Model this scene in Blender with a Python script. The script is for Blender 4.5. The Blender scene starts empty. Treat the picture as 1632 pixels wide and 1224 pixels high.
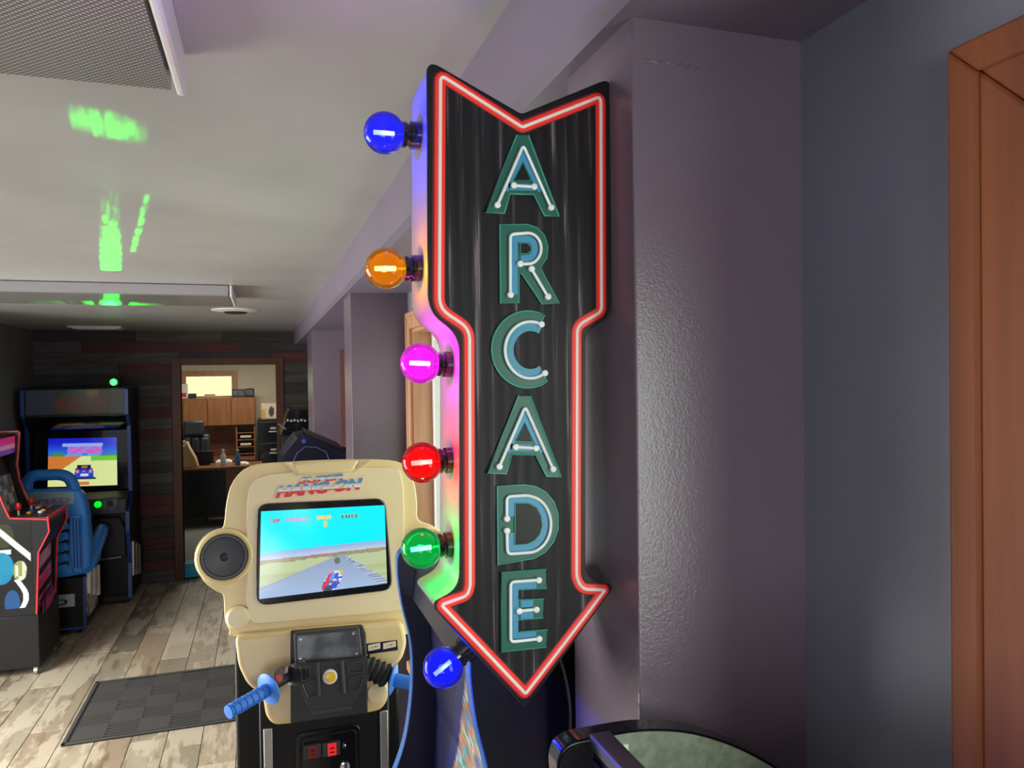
import bpy, bmesh, math, random
from mathutils import Vector, Matrix
random.seed(7)
PI = math.pi
SC = bpy.context.scene
COL = SC.collection

# ------------------------------------------------------------------ camera, world, light, exposure
H, F = 1.9, 1200.0
def cam_axes():
    yaw, pit, rol = math.radians(18.26), math.radians(-.735), math.radians(.785)
    fw = Vector((math.sin(yaw)*math.cos(pit), math.cos(yaw)*math.cos(pit), math.sin(pit)))
    r0 = Vector((math.cos(yaw), -math.sin(yaw), 0)); u0 = r0.cross(fw)
    return fw, r0*math.cos(rol)-u0*math.sin(rol), r0*math.sin(rol)+u0*math.cos(rol)
FW, RT, UP = cam_axes()
cd = bpy.data.cameras.new('camera'); cam = bpy.data.objects.new('camera', cd); COL.objects.link(cam)
cd.sensor_width = 36; cd.lens = 36*F/1632; cd.clip_start = .02
cam.matrix_world = Matrix(((RT.x, UP.x, -FW.x, 0), (RT.y, UP.y, -FW.y, 0), (RT.z, UP.z, -FW.z, H), (0, 0, 0, 1)))
SC.camera = cam

wd = bpy.data.worlds.new('world'); SC.world = wd; wd.use_nodes = True
wd.node_tree.nodes['Background'].inputs[0].default_value = (.75, .85, .8, 1)
wd.node_tree.nodes['Background'].inputs[1].default_value = .6

vs = SC.view_settings
vs.view_transform = 'Standard'; vs.look = 'None'; vs.gamma = 1; vs.use_curve_mapping = False; vs.exposure = 0.0

def area(name, loc, direction, sx, sy, power, color):
    l = bpy.data.lights.new(name, 'AREA'); l.shape = 'RECTANGLE'; l.size = sx; l.size_y = sy
    l.energy = power; l.color = color
    o = bpy.data.objects.new(name, l); COL.objects.link(o); o.location = loc
    o.rotation_euler = Vector(direction).to_track_quat('-Z', 'Y').to_euler()
    return o
# daylight through the openings of the basement
area('daylight_patio_door', (-2.75, 3.3, 1.9), (1, 0, -.66), 2.0, 5.2, 520, (1.0, .97, .90))      # glazed patio door, left wall
area('daylight_near_window', (.66, -.1, 1.79), (-1, 0, 0), .56, .86, 17, (.93, 1.0, .9))         # high window by the camera
area('daylight_bay_window', (.74, 2.1, 1.45), (-1, 0, 0), 1.1, 1.3, 10, (.95, 1.0, .9))         # window between the pillars
area('daylight_back_window', (-.9, -2.72, 1.5), (0, 1, 0), 1.4, 1.1, 46, (.95, .97, 1.0))       # window behind the camera
area('office_fill_lamp', (-.3, 10.6, 2.3), (0, 0, -1), 1.2, .6, 26, (1, .94, .8))  # added lamp that brightens the office, no ceiling fixture seen

# ------------------------------------------------------------------ pixel -> place helpers
def ray(px, py):
    return FW + RT*((px-816)/F) - UP*((py-612)/F)
EYE = Vector((0, 0, H))
def onX(px, py, X): d = ray(px, py); return EYE + d*(X/d.x)
def onY(px, py, Y): d = ray(px, py); return EYE + d*(Y/d.y)
def onZ(px, py, Z): d = ray(px, py); return EYE + d*((Z-H)/d.z)
class Plane:
    """A tilted work plane: origin o, axes u, v and outward normal n."""
    def __init__(s, o, u, v):
        s.o = Vector(o); s.u = Vector(u).normalized(); s.v = Vector(v).normalized(); s.n = s.u.cross(s.v)
    def hit(s, px, py, d=0.0):
        r = ray(px, py); o = s.o + s.n*d
        return EYE + r*((o-EYE).dot(s.n)/r.dot(s.n))
    def uv(s, px, py, d=0.0):
        p = s.hit(px, py, d) - s.o
        return (p.dot(s.u), p.dot(s.v))
    def at(s, a, b, d=0.0): return s.o + s.u*a + s.v*b + s.n*d

def lin(c):
    return tuple((x/12.92 if x <= .04045 else ((x+.055)/1.055)**2.4) for x in c)
def rgb(r, g, b): return lin((r/255, g/255, b/255))

# ------------------------------------------------------------------ materials
def mat(name, color, rough=.5, metal=0, coat=0, emit=None, estr=0, spec=.5, alpha=None):
    m = bpy.data.materials.new(name); m.use_nodes = True
    b = m.node_tree.nodes['Principled BSDF']
    b.inputs['Base Color'].default_value = (*color, 1)
    b.inputs['Roughness'].default_value = rough; b.inputs['Metallic'].default_value = metal
    b.inputs['Coat Weight'].default_value = coat; b.inputs['Specular IOR Level'].default_value = spec
    if emit: b.inputs['Emission Color'].default_value = (*emit, 1); b.inputs['Emission Strength'].default_value = estr
    return m
def N(m, t, **kw):
    n = m.node_tree.nodes.new(t)
    for k, v in kw.items(): setattr(n, k, v)
    return n
def L(m, a, b): m.node_tree.links.new(a, b)
def bsdf(m): return m.node_tree.nodes['Principled BSDF']
def ramp(m, fac, stops):
    r = N(m, 'ShaderNodeValToRGB'); e = r.color_ramp.elements
    while len(e) > 1: e.remove(e[-1])
    e[0].position = stops[0][0]; e[0].color = (*stops[0][1], 1)
    for p, c in stops[1:]:
        x = e.new(p); x.color = (*c, 1)
    if fac is not None: L(m, fac, r.inputs[0])
    return r
def noise(m, scale, detail=4, stretch=(1, 1, 1), rough=.55, rnd=False, coord='Object'):
    tc = N(m, 'ShaderNodeTexCoord'); mp = N(m, 'ShaderNodeMapping'); mp.inputs['Scale'].default_value = stretch
    if coord == 'World':
        g = N(m, 'ShaderNodeNewGeometry'); L(m, g.outputs['Position'], mp.inputs['Vector'])
    else:
        L(m, tc.outputs[coord], mp.inputs['Vector'])
    n = N(m, 'ShaderNodeTexNoise'); n.inputs['Scale'].default_value = scale; n.inputs['Detail'].default_value = detail
    n.inputs['Roughness'].default_value = rough
    if rnd:
        oi = N(m, 'ShaderNodeObjectInfo'); mu = N(m, 'ShaderNodeMath', operation='MULTIPLY'); mu.inputs[1].default_value = 37
        L(m, oi.outputs['Random'], mu.inputs[0])
        ad = N(m, 'ShaderNodeVectorMath', operation='ADD'); L(m, mp.outputs[0], ad.inputs[0]); L(m, mu.outputs[0], ad.inputs[1])
        L(m, ad.outputs[0], n.inputs['Vector'])
    else: L(m, mp.outputs[0], n.inputs['Vector'])
    return n
def bump(m, h, strength=.3, dist=.002):
    b = N(m, 'ShaderNodeBump'); b.inputs['Strength'].default_value = strength; b.inputs['Distance'].default_value = dist
    L(m, h, b.inputs['Height']); L(m, b.outputs[0], bsdf(m).inputs['Normal']); return b

def paint(name, color, rough=.36, bs=.25, sc=160):
    m = mat(name, color, rough)
    n = noise(m, 2.2, 3, coord='World')
    r = ramp(m, n.outputs['Fac'], [(.3, tuple(c*.9 for c in color)), (.7, tuple(c*1.08 for c in color))])
    L(m, r.outputs[0], bsdf(m).inputs['Base Color'])
    b = noise(m, sc, 2, coord='World'); bump(m, b.outputs['Fac'], bs, .004)
    return m
M = {}
M['paint_taupe'] = paint('paint_taupe', (.148, .112, .146), .25, .12, 420)
M['paint_beam'] = paint('paint_beam', (.185, .152, .21), .42, .08, 300)
M['paint_bluish_lit'] = paint('paint_bluish_lit', (.175, .180, .235), .5, .08, 420)  # pillar paint again, with the walls' bluer lighting put into its colour
M['ceiling'] = paint('ceiling_white', (.45, .44, .43), .34, .05, 60)
M['office_wall'] = paint('office_beige', (.62, .56, .42), .7, .05)
M['left_wall'] = paint('left_wall_taupe', (.2, .19, .17), .6, .1)
M['black'] = mat('black_laminate', (.008, .008, .009), .4, spec=.3)
M['gloss_black'] = mat('gloss_black', (.006, .006, .008), .12, coat=.4)
M['rubber'] = mat('black_rubber', (.011, .011, .013), .5)
M['chrome'] = mat('chrome', (.7, .7, .72), .18, 1)
M['steel'] = mat('worn_steel', (.5, .49, .47), .38, 1)
M['white'] = mat('white_plastic', (.75, .74, .7), .4)
M['vinyl'] = mat('white_vinyl', (.72, .72, .7), .35)
M['dark_grey'] = mat('dark_grey_plastic', (.03, .031, .035), .42)
M['red'] = mat('red_plastic', (.65, .02, .02), .3)
M['yellow'] = mat('yellow_plastic', (.8, .5, .02), .3)
M['blue_grip'] = mat('blue_rubber_grip', (.03, .2, .72), .42)
M['blue_shell'] = mat('blue_moulded_plastic', (.03, .27, .80), .38)
M['blue_trim'] = mat('blue_edge_trim', (.02, .07, .32), .35)
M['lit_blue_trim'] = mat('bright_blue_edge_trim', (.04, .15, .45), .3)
M['red_trim'] = mat('red_edge_trim', (.8, .03, .04), .3)
M['navy'] = mat('navy_panel', (.004, .0045, .018), .3)
M['teal'] = mat('turquoise_plastic', (.01, .35, .5), .4)
M['leather'] = mat('black_leather', (.03, .035, .045), .35)
M['paper'] = mat('paper_white', (.8, .78, .7), .7)
M['kraft'] = mat('kraft_paper', (.55, .38, .2), .8)
M['alu'] = mat('brushed_aluminium', (.26, .25, .275), .34, .5)
n_ = noise(M['alu'], 30, 5, (1, 1, .05)); bump(M['alu'], n_.outputs['Fac'], .12, .002)

def wood(name, dark, light, rough=.45, stretch=(9, 9, .6), rnd=False):
    m = mat(name, light, rough)
    n = noise(m, 3.5, 6, stretch, .6, rnd)
    r = ramp(m, n.outputs['Fac'], [(.28, dark), (.72, light)])
    L(m, r.outputs[0], bsdf(m).inputs['Base Color']); bump(m, n.outputs['Fac'], .15, .002); bsdf(m).inputs['Specular IOR Level'].default_value = .3
    return m
M['trim_wood'] = wood('reddish_trim_wood', (.15, .042, .016), (.28, .085, .032), .6)
M['pale_wood'] = wood('honey_trim_wood', (.38, .19, .10), (.55, .30, .17), .4)
M['dark_trim'] = wood('dark_door_trim', (.06, .018, .01), (.13, .04, .02), .45)
M['hutch_wood'] = wood('hutch_wood', (.22, .085, .03), (.36, .16, .065), .45)
M['desk_wood'] = wood('desk_wood', (.16, .06, .03), (.28, .11, .05), .4, (.6, 9, 9))

def floor_mat():
    m = mat('weathered_plank_floor', (.4, .36, .3), .42)
    oi = N(m, 'ShaderNodeObjectInfo')
    base = ramp(m, oi.outputs['Random'], [(0, (.27, .20, .13)), (.2, (.40, .33, .23)), (.4, (.21, .175, .135)), (.6, (.48, .41, .30)), (.8, (.34, .245, .16)), (1, (.29, .26, .22))])
    g = noise(m, 1.7, 8, (3.2, 1.0, 1), .66, True, 'World')
    wear = ramp(m, g.outputs['Fac'], [(.49, (0, 0, 0)), (.53, (1, 1, 1))])
    light = N(m, 'ShaderNodeMix', data_type='RGBA'); light.inputs['B'].default_value = (.62, .56, .43, 1)
    L(m, base.outputs[0], light.inputs['A'])
    mu = N(m, 'ShaderNodeMath', operation='MULTIPLY'); mu.inputs[1].default_value = .55
    L(m, wear.outputs[0], mu.inputs[0]); L(m, mu.outputs[0], light.inputs['Factor'])
    g2 = noise(m, 3.1, 6, (5, .8, 1), .6, True, 'World')
    dk = ramp(m, g2.outputs['Fac'], [(.36, (.42, .31, .22)), (.46, (1, 1, 1))])
    mul = N(m, 'ShaderNodeMix', data_type='RGBA', blend_type='MULTIPLY'); mul.inputs['Factor'].default_value = .6
    L(m, light.outputs['Result'], mul.inputs['A']); L(m, dk.outputs[0], mul.inputs['B'])
    L(m, mul.outputs['Result'], bsdf(m).inputs['Base Color'])
    f = noise(m, 20, 4, (6, .4, 1), .6, True, 'World'); bump(m, f.outputs['Fac'], .12, .002)
    return m
M['floor'] = floor_mat()
def barn_mat():
    m = mat('reclaimed_board', (.08, .07, .06), .65)
    oi = N(m, 'ShaderNodeObjectInfo')
    base = ramp(m, oi.outputs['Random'], [(0, (.034, .027, .025)), (.3, (.06, .05, .044)), (.5, (.08, .07, .064)), (.7, (.04, .035, .034)), (.8, (.09, .016, .016)), (1, (.07, .014, .014))])
    base.color_ramp.interpolation = 'CONSTANT'
    g = noise(m, 3, 6, (.8, 1, 9), .6, True, 'World')
    mul = N(m, 'ShaderNodeMix', data_type='RGBA', blend_type='MULTIPLY'); mul.inputs['Factor'].default_value = .7
    r = ramp(m, g.outputs['Fac'], [(.3, (.35, .33, .33)), (.65, (1.25, 1.2, 1.15))])
    L(m, base.outputs[0], mul.inputs['A']); L(m, r.outputs[0], mul.inputs['B'])
    L(m, mul.outputs['Result'], bsdf(m).inputs['Base Color']); bump(m, g.outputs['Fac'], .4, .004)
    return m
M['barn'] = barn_mat()
def prism_mat():
    m = mat('prismatic_acrylic', (.5, .5, .46), .22)
    tc = N(m, 'ShaderNodeTexCoord'); sx = N(m, 'ShaderNodeSeparateXYZ'); L(m, tc.outputs['Object'], sx.inputs[0])
    s = []
    for k in (0, 1):
        a = N(m, 'ShaderNodeMath', operation='MULTIPLY'); a.inputs[1].default_value = 2*PI/.0085
        b = N(m, 'ShaderNodeMath', operation='SINE'); L(m, sx.outputs[k], a.inputs[0]); L(m, a.outputs[0], b.inputs[0]); s.append(b)
    p = N(m, 'ShaderNodeMath', operation='MULTIPLY'); L(m, s[0].outputs[0], p.inputs[0]); L(m, s[1].outputs[0], p.inputs[1])
    mr = N(m, 'ShaderNodeMapRange'); mr.inputs['From Min'].default_value = -1; L(m, p.outputs[0], mr.inputs['Value'])
    r = ramp(m, mr.outputs[0], [(0, (.12, .12, .108)), (.55, (.19, .187, .17)), (.8, (.36, .36, .33)), (1, (.65, .65, .6))])
    L(m, r.outputs[0], bsdf(m).inputs['Base Color']); bump(m, mr.outputs[0], .35, .001)
    return m
M['lens'] = prism_mat()
M['lens_side'] = mat('clear_lens_side', (.36, .35, .37), .3)
def sign_mat():
    m = mat('printed_corrugated_black', (.02, .02, .022), .5, spec=.25)
    tc = N(m, 'ShaderNodeTexCoord'); sx = N(m, 'ShaderNodeSeparateXYZ'); L(m, tc.outputs['Object'], sx.inputs[0])
    a = N(m, 'ShaderNodeMath', operation='MULTIPLY'); a.inputs[1].default_value = 2*PI/.0125
    b = N(m, 'ShaderNodeMath', operation='SINE'); L(m, sx.outputs[0], a.inputs[0]); L(m, a.outputs[0], b.inputs[0])
    n = noise(m, 13, 3, (8, 8, .35), .6)
    n2 = noise(m, 60, 3, (9, 9, .12), .6)
    n3 = noise(m, 7, 2, (1, 1, .8), .5)
    ad = N(m, 'ShaderNodeMath', operation='MULTIPLY_ADD'); ad.inputs[1].default_value = .085
    L(m, b.outputs[0], ad.inputs[0]); L(m, n.outputs['Fac'], ad.inputs[2])
    a2 = N(m, 'ShaderNodeMath', operation='MULTIPLY_ADD'); a2.inputs[1].default_value = .42; L(m, n2.outputs['Fac'], a2.inputs[0]); L(m, ad.outputs[0], a2.inputs[2])
    a3 = N(m, 'ShaderNodeMath', operation='MULTIPLY_ADD'); a3.inputs[1].default_value = .35; L(m, n3.outputs['Fac'], a3.inputs[0]); L(m, a2.outputs[0], a3.inputs[2])
    r = ramp(m, a3.outputs[0], [(.6, (.003, .0025, .004)), (.86, (.010, .008, .011)), (.96, (.045, .036, .042)), (1, (.14, .115, .125))])
    mr = N(m, 'ShaderNodeMapRange'); mr.inputs['From Min'].default_value = 0; mr.inputs['From Max'].default_value = 1.12
    L(m, a3.outputs[0], mr.inputs['Value']); L(m, mr.outputs[0], r.inputs[0])
    L(m, r.outputs[0], bsdf(m).inputs['Base Color']); bump(m, b.outputs[0], .12, .001)
    return m
M['sign_face'] = sign_mat()
M['sign_black'] = mat('sign_black_border', (.006, .006, .008), .4, spec=.3)
M['neon_red'] = mat('neon_red_glow', (.88, .028, .02), .4)
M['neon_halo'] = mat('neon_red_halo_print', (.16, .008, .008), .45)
M['neon_core'] = mat('neon_pale_core', (.88, .72, .66), .35)
M['neon_white'] = mat('neon_white_tube', (.78, .82, .80), .3)
M['letter_edge'] = mat('letter_teal_edge', (.03, .27, .21), .35)
M['letter_green'] = mat('letter_green', (.012, .10, .075), .4)
M['letter_blue'] = mat('letter_blue', (.05, .25, .42), .4)
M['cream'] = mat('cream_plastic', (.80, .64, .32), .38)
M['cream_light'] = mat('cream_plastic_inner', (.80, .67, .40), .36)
M['cream_shadow'] = mat('cream_plastic_shaded', (.72, .54, .27), .32)  # chin cream, browner because its shading is put into the colour
M['screen_glass'] = mat('dark_screen_glass', (.01, .011, .013), .12)
M['instrument'] = mat('scuffed_grey_instrument', (.1, .105, .115), .3)
nn = noise(M['instrument'], 18, 5, (1, 1, 1)); rr = ramp(M['instrument'], nn.outputs['Fac'], [(.35, (.05, .053, .06)), (.7, (.2, .21, .23))]); L(M['instrument'], rr.outputs[0], bsdf(M['instrument']).inputs['Base Color'])
M['green_grey'] = mat('green_grey_board', (.125, .145, .11), .5)
nn = noise(M['green_grey'], 120, 3); rr = ramp(M['green_grey'], nn.outputs['Fac'], [(.35, (.17, .20, .145)), (.65, (.25, .29, .22))]); L(M['green_grey'], rr.outputs[0], bsdf(M['green_grey']).inputs['Base Color'])
M['mat_rubber'] = mat('charcoal_mat', (.058, .055, .054), .75)
M['mat_dark'] = mat('charcoal_mat_groove', (.009, .009, .009), .85)

def glow(name, color, s):
    m = mat(name, tuple(c*.2 for c in color), .4, emit=color, estr=s); return m
M['green_led'] = glow('green_led', (.02, 1, .05), 9)
M['green_button'] = glow('green_button', (.0, .9, .02), 1.4)
M['red_led'] = glow('red_coin_lamp', (.9, .02, .02), .7)
M['red_dim'] = glow('red_coin_lamp_dim', (.35, .01, .01), .2)
M['blind'] = glow('backlit_blind', (.85, .95, .5), 1.15)

def glass_pane():
    m = bpy.data.materials.new('window_glass'); m.use_nodes = True; nt = m.node_tree
    for n in list(nt.nodes): nt.nodes.remove(n)
    o = nt.nodes.new('ShaderNodeOutputMaterial'); mx = nt.nodes.new('ShaderNodeMixShader'); t = nt.nodes.new('ShaderNodeBsdfTransparent'); g = nt.nodes.new('ShaderNodeBsdfGlossy')
    t.inputs[0].default_value = (.94, .97, .95, 1); g.inputs['Roughness'].default_value = .03; mx.inputs[0].default_value = .06
    nt.links.new(t.outputs[0], mx.inputs[1]); nt.links.new(g.outputs[0], mx.inputs[2]); nt.links.new(mx.outputs[0], o.inputs[0])
    return m
M['pane'] = glass_pane()
def bulb_glass(name, tint, glowc, gs):
    m = bpy.data.materials.new(name); m.use_nodes = True; nt = m.node_tree
    for n in list(nt.nodes): nt.nodes.remove(n)
    nw = nt.nodes.new
    o = nw('ShaderNodeOutputMaterial'); t = nw('ShaderNodeBsdfTransparent'); g = nw('ShaderNodeBsdfGlossy'); e = nw('ShaderNodeEmission')
    ad = nw('ShaderNodeAddShader'); mx = nw('ShaderNodeMixShader'); fr = nw('ShaderNodeFresnel')
    t.inputs[0].default_value = (*tint, 1); g.inputs['Roughness'].default_value = .06
    e.inputs[0].default_value = (*glowc, 1); e.inputs[1].default_value = gs
    fr.inputs['IOR'].default_value = 1.28
    nt.links.new(t.outputs[0], ad.inputs[0]); nt.links.new(e.outputs[0], ad.inputs[1])
    nt.links.new(fr.outputs[0], mx.inputs[0]); nt.links.new(ad.outputs[0], mx.inputs[1]); nt.links.new(g.outputs[0], mx.inputs[2])
    nt.links.new(mx.outputs[0], o.inputs[0])
    return m
def vcol_mat(name, emit=0, rough=.4, diff=1.0):
    m = mat(name, (.1, .1, .1), rough)
    a = N(m, 'ShaderNodeVertexColor'); a.layer_name = 'Col'
    if emit:
        L(m, a.outputs[0], bsdf(m).inputs['Emission Color']); bsdf(m).inputs['Emission Strength'].default_value = emit
        bsdf(m).inputs['Base Color'].default_value = (.01, .01, .012, 1)
    else: L(m, a.outputs[0], bsdf(m).inputs['Base Color'])
    return m
M['print'] = vcol_mat('printed_artwork', 0, .3)
M['crt'] = vcol_mat('lit_screen', 1.0, .15)
M['crt_dim'] = vcol_mat('dim_lit_print', .35, .2)
def chrome_letters():
    m = mat('chrome_gradient_lettering', (.5, .5, .5), .35)
    tc = N(m, 'ShaderNodeTexCoord'); s = N(m, 'ShaderNodeSeparateXYZ'); L(m, tc.outputs['Generated'], s.inputs[0])
    r = ramp(m, s.outputs['Z'], [(0, (.75, .02, .02)), (.38, (.75, .02, .02)), (.42, (.75, .8, .85)), (.62, (.55, .68, .8)), (.7, (.08, .25, .5)), (1, (.1, .3, .55))])
    L(m, r.outputs[0], bsdf(m).inputs['Base Color']); return m
M['logo'] = chrome_letters()

# ------------------------------------------------------------------ mesh helpers
BASE = {}
class B:
    def __init__(s): s.bm = bmesh.new()
    def box(s, x0, x1, y0, y1, z0, z1):
        v = [s.bm.verts.new((x, y, z)) for x in (x0, x1) for y in (y0, y1) for z in (z0, z1)]
        for f in ((0, 1, 3, 2), (4, 6, 7, 5), (0, 4, 5, 1), (2, 3, 7, 6), (0, 2, 6, 4), (1, 5, 7, 3)): s.bm.faces.new([v[i] for i in f])
        return s
    def hexa(s, p):      # 8 points: 4 of one face, 4 of the other, same order
        v = [s.bm.verts.new(q) for q in p]
        for f in ((3, 2, 1, 0), (4, 5, 6, 7), (0, 1, 5, 4), (1, 2, 6, 5), (2, 3, 7, 6), (3, 0, 4, 7)): s.bm.faces.new([v[i] for i in f])
        return s
    def prism3(s, a, b):  # two matching loops of 3-D points
        va = [s.bm.verts.new(p) for p in a]; vb = [s.bm.verts.new(p) for p in b]; n = len(va)
        s.bm.faces.new(va[::-1]); s.bm.faces.new(vb)
        for i in range(n): s.bm.faces.new((va[i], va[(i+1) % n], vb[(i+1) % n], vb[i]))
        return s
    def prism(s, pts, axis, a0, a1):
        f = {'x': lambda p, t: (t, p[0], p[1]), 'y': lambda p, t: (p[0], t, p[1]), 'z': lambda p, t: (p[0], p[1], t)}[axis]
        return s.prism3([f(p, a0) for p in pts], [f(p, a1) for p in pts])
    def pprism(s, pl, pts, d0, d1):
        return s.prism3([pl.at(a, b, d0) for a, b in pts], [pl.at(a, b, d1) for a, b in pts])
    def ring(s, outer, inner):   # flat or solid ring between two loops (lists of 3-D points), single sided
        vo = [s.bm.verts.new(p) for p in outer]; vi = [s.bm.verts.new(p) for p in inner]; n = len(vo)
        for i in range(n): s.bm.faces.new((vo[i], vo[(i+1) % n], vi[(i+1) % n], vi[i]))
        return s
    def tube(s, pts, r, n=8, closed=False, rads=None):
        pts = [Vector(p) for p in pts]; k = len(pts); rings = []; up = None
        for i, p in enumerate(pts):
            if closed: t = (pts[(i+1) % k]-pts[i-1]).normalized()
            else: t = (pts[min(i+1, k-1)]-pts[max(i-1, 0)]).normalized()
            if up is None:
                up = Vector((0, 0, 1)) if abs(t.z) < .9 else Vector((0, 1, 0))
            a = t.cross(up).normalized(); up = a.cross(t).normalized()
            q = rads[i] if rads else r
            rings.append([s.bm.verts.new(p + (a*math.cos(2*PI*j/n)+up*math.sin(2*PI*j/n))*q) for j in range(n)])
        for i in range(k if closed else k-1):
            A, C = rings[i], rings[(i+1) % k]
            for j in range(n): s.bm.faces.new((A[j], A[(j+1) % n], C[(j+1) % n], C[j]))
        if not closed:
            s.bm.faces.new(rings[0][::-1]); s.bm.faces.new(rings[-1])
        return s
    def lathe(s, o, ax, prof, n=20):   # prof: list of (height along axis, radius)
        o = Vector(o); ax = Vector(ax).normalized(); up = Vector((0, 0, 1)) if abs(ax.z) < .9 else Vector((0, 1, 0))
        a = ax.cross(up).normalized(); b = a.cross(ax); rings = []
        for h, r in prof:
            if r < 1e-6: rings.append([s.bm.verts.new(o+ax*h)])
            else: rings.append([s.bm.verts.new(o+ax*h+(a*math.cos(2*PI*j/n)+b*math.sin(2*PI*j/n))*r) for j in range(n)])
        for A, C in zip(rings, rings[1:]):
            for j in range(n):
                k = (j+1) % n
                if len(A) == 1 and len(C) == 1: continue
                if len(A) == 1: s.bm.faces.new((A[0], C[k], C[j]))
                elif len(C) == 1: s.bm.faces.new((A[j], A[k], C[0]))
                else: s.bm.faces.new((A[j], A[k], C[k], C[j]))
        if len(rings[0]) > 1: s.bm.faces.new(rings[0][::-1])
        if len(rings[-1]) > 1: s.bm.faces.new(rings[-1])
        return s
    def cyl(s, p, q, r, n=16, r2=None):
        p, q = Vector(p), Vector(q); d = q-p
        return s.lathe(p, d, [(0, r), (d.length, r if r2 is None else r2)], n)
    def ribbon(s, pl, pts, w, d, closed=False, ext=0):   # flat mitred strip of width w lying on plane pl at height d
        P = [Vector((a, b)) for a, b in pts]; k = len(P); Lf, Rt = [], []
        if ext and not closed:
            P[0] = P[0]+(P[0]-P[1]).normalized()*ext; P[-1] = P[-1]+(P[-1]-P[-2]).normalized()*ext
        for i in range(k):
            a = (P[i]-P[i-1]) if (closed or i > 0) else (P[1]-P[0])
            b = (P[(i+1) % k]-P[i]) if (closed or i < k-1) else (P[-1]-P[-2])
            a.normalize(); b.normalize(); n1 = Vector((-a.y, a.x)); n2 = Vector((-b.y, b.x)); m = (n1+n2)
            if m.length < 1e-5: m = n1
            m.normalize(); q = min(2.2, 1/max(.2, m.dot(n1)))*w/2
            Lf.append(P[i]+m*q); Rt.append(P[i]-m*q)
        def V(p, dd): return s.bm.verts.new(pl.at(p.x, p.y, dd))
        lt = [V(p, d) for p in Lf]; rt = [V(p, d) for p in Rt]; lb = [V(p, 0) for p in Lf]; rb = [V(p, 0) for p in Rt]
        for i in range(k if closed else k-1):
            j = (i+1) % k
            s.bm.faces.new((lt[i], rt[i], rt[j], lt[j])); s.bm.faces.new((lt[j], lb[j], lb[i], lt[i])); s.bm.faces.new((rt[i], rb[i], rb[j], rt[j]))
        if not closed:
            for i in (0, k-1): s.bm.faces.new((lt[i], lb[i], rb[i], rt[i]))
        return s

def root_of(o):
    while o.parent is not None: o = o.parent
    return o
def obj(name, b, m, parent=None, bev=0, seg=2, smooth=40, fix=True):
    bm = b.bm
    if fix: bmesh.ops.recalc_face_normals(bm, faces=bm.faces)
    off = BASE.get(root_of(parent).name, Vector()) if parent is not None else Vector()
    if off.length: bmesh.ops.translate(bm, verts=bm.verts, vec=-off)
    me = bpy.data.meshes.new(name); bm.to_mesh(me); bm.free()
    if smooth:
        me.polygons.foreach_set('use_smooth', [True]*len(me.polygons)); me.set_sharp_from_angle(angle=math.radians(smooth))
    me.materials.append(M[m] if isinstance(m, str) else m)
    o = bpy.data.objects.new(name, me); COL.objects.link(o)
    if parent is not None: o.parent = parent
    if bev:
        md = o.modifiers.new('bevel', 'BEVEL'); md.width = bev; md.segments = seg; md.limit_method = 'ANGLE'; md.angle_limit = math.radians(35)
    return o
def thing(name, loc, label, cat, group=None):
    o = bpy.data.objects.new(name, None); COL.objects.link(o); o.location = loc; BASE[o.name] = Vector(loc)
    o.empty_display_size = .1
    o['label'] = label; o['category'] = cat
    if group: o['group'] = group
    return o
def tag(o, label, cat, group=None):
    o['label'] = label; o['category'] = cat
    if group: o['group'] = group
    return o
def struct(name, b, m, label=None, parent=None, bev=0, smooth=40):
    o = obj(name, b, m, parent, bev, smooth=smooth)
    if parent is None:
        o['kind'] = 'structure'
        if label: o['label'] = label
    return o
def pic(name, pos, nx, ny, fn, m, parent=None):
    """A flat printed or lit picture: a grid of points coloured by fn(u, v) (sRGB 0-255), u to the right, v up."""
    off = BASE.get(root_of(parent).name, Vector()) if parent is not None else Vector()
    vs, fs, cs = [], [], []
    for j in range(ny+1):
        for i in range(nx+1):
            u, v = i/nx, j/ny
            vs.append(Vector(pos(u, v))-off); c = fn(u, v); cs += [*rgb(*c), 1.0]
    for j in range(ny):
        for i in range(nx):
            a = j*(nx+1)+i; fs.append((a, a+1, a+nx+2, a+nx+1))
    me = bpy.data.meshes.new(name); me.from_pydata(vs, [], fs)
    at = me.color_attributes.new('Col', 'FLOAT_COLOR', 'POINT'); at.data.foreach_set('color', cs)
    me.materials.append(M[m])
    o = bpy.data.objects.new(name, me); COL.objects.link(o)
    if parent is not None: o.parent = parent
    return o
def text(name, body, m, parent, pl, a0, a1, b0, b1, d, shear=0, bold=0, thick=.001):
    """Lettering fitted into the box a0..a1 x b0..b1 of plane pl, at height d above it."""
    c = bpy.data.curves.new(name, 'FONT'); c.body = body; c.shear = shear; c.offset = bold; c.extrude = .02; c.resolution_u = 3
    t = bpy.data.objects.new(name, c); COL.objects.link(t)
    dg = bpy.context.evaluated_depsgraph_get(); dg.update()
    me = bpy.data.meshes.new_from_object(t.evaluated_get(dg)); bpy.data.objects.remove(t)
    xs = [v.co.x for v in me.vertices]; ys = [v.co.y for v in me.vertices]
    x0, x1, y0, y1 = min(xs), max(xs), min(ys), max(ys)
    off = BASE.get(root_of(parent).name, Vector()) if parent is not None else Vector()
    for v in me.vertices:
        a = a0+(v.co.x-x0)/(x1-x0)*(a1-a0); bb = b0+(v.co.y-y0)/(y1-y0)*(b1-b0)
        v.co = pl.at(a, bb, d+(thick if v.co.z > 0 else 0))-off
    m2 = bpy.data.meshes.new(name); m2.from_pydata([v.co[:] for v in me.vertices], [], [tuple(f.vertices) for f in me.polygons])
    m2.materials.append(M[m] if isinstance(m, str) else m)
    o = bpy.data.objects.new(name, m2); COL.objects.link(o); o.parent = parent
    return o
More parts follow.
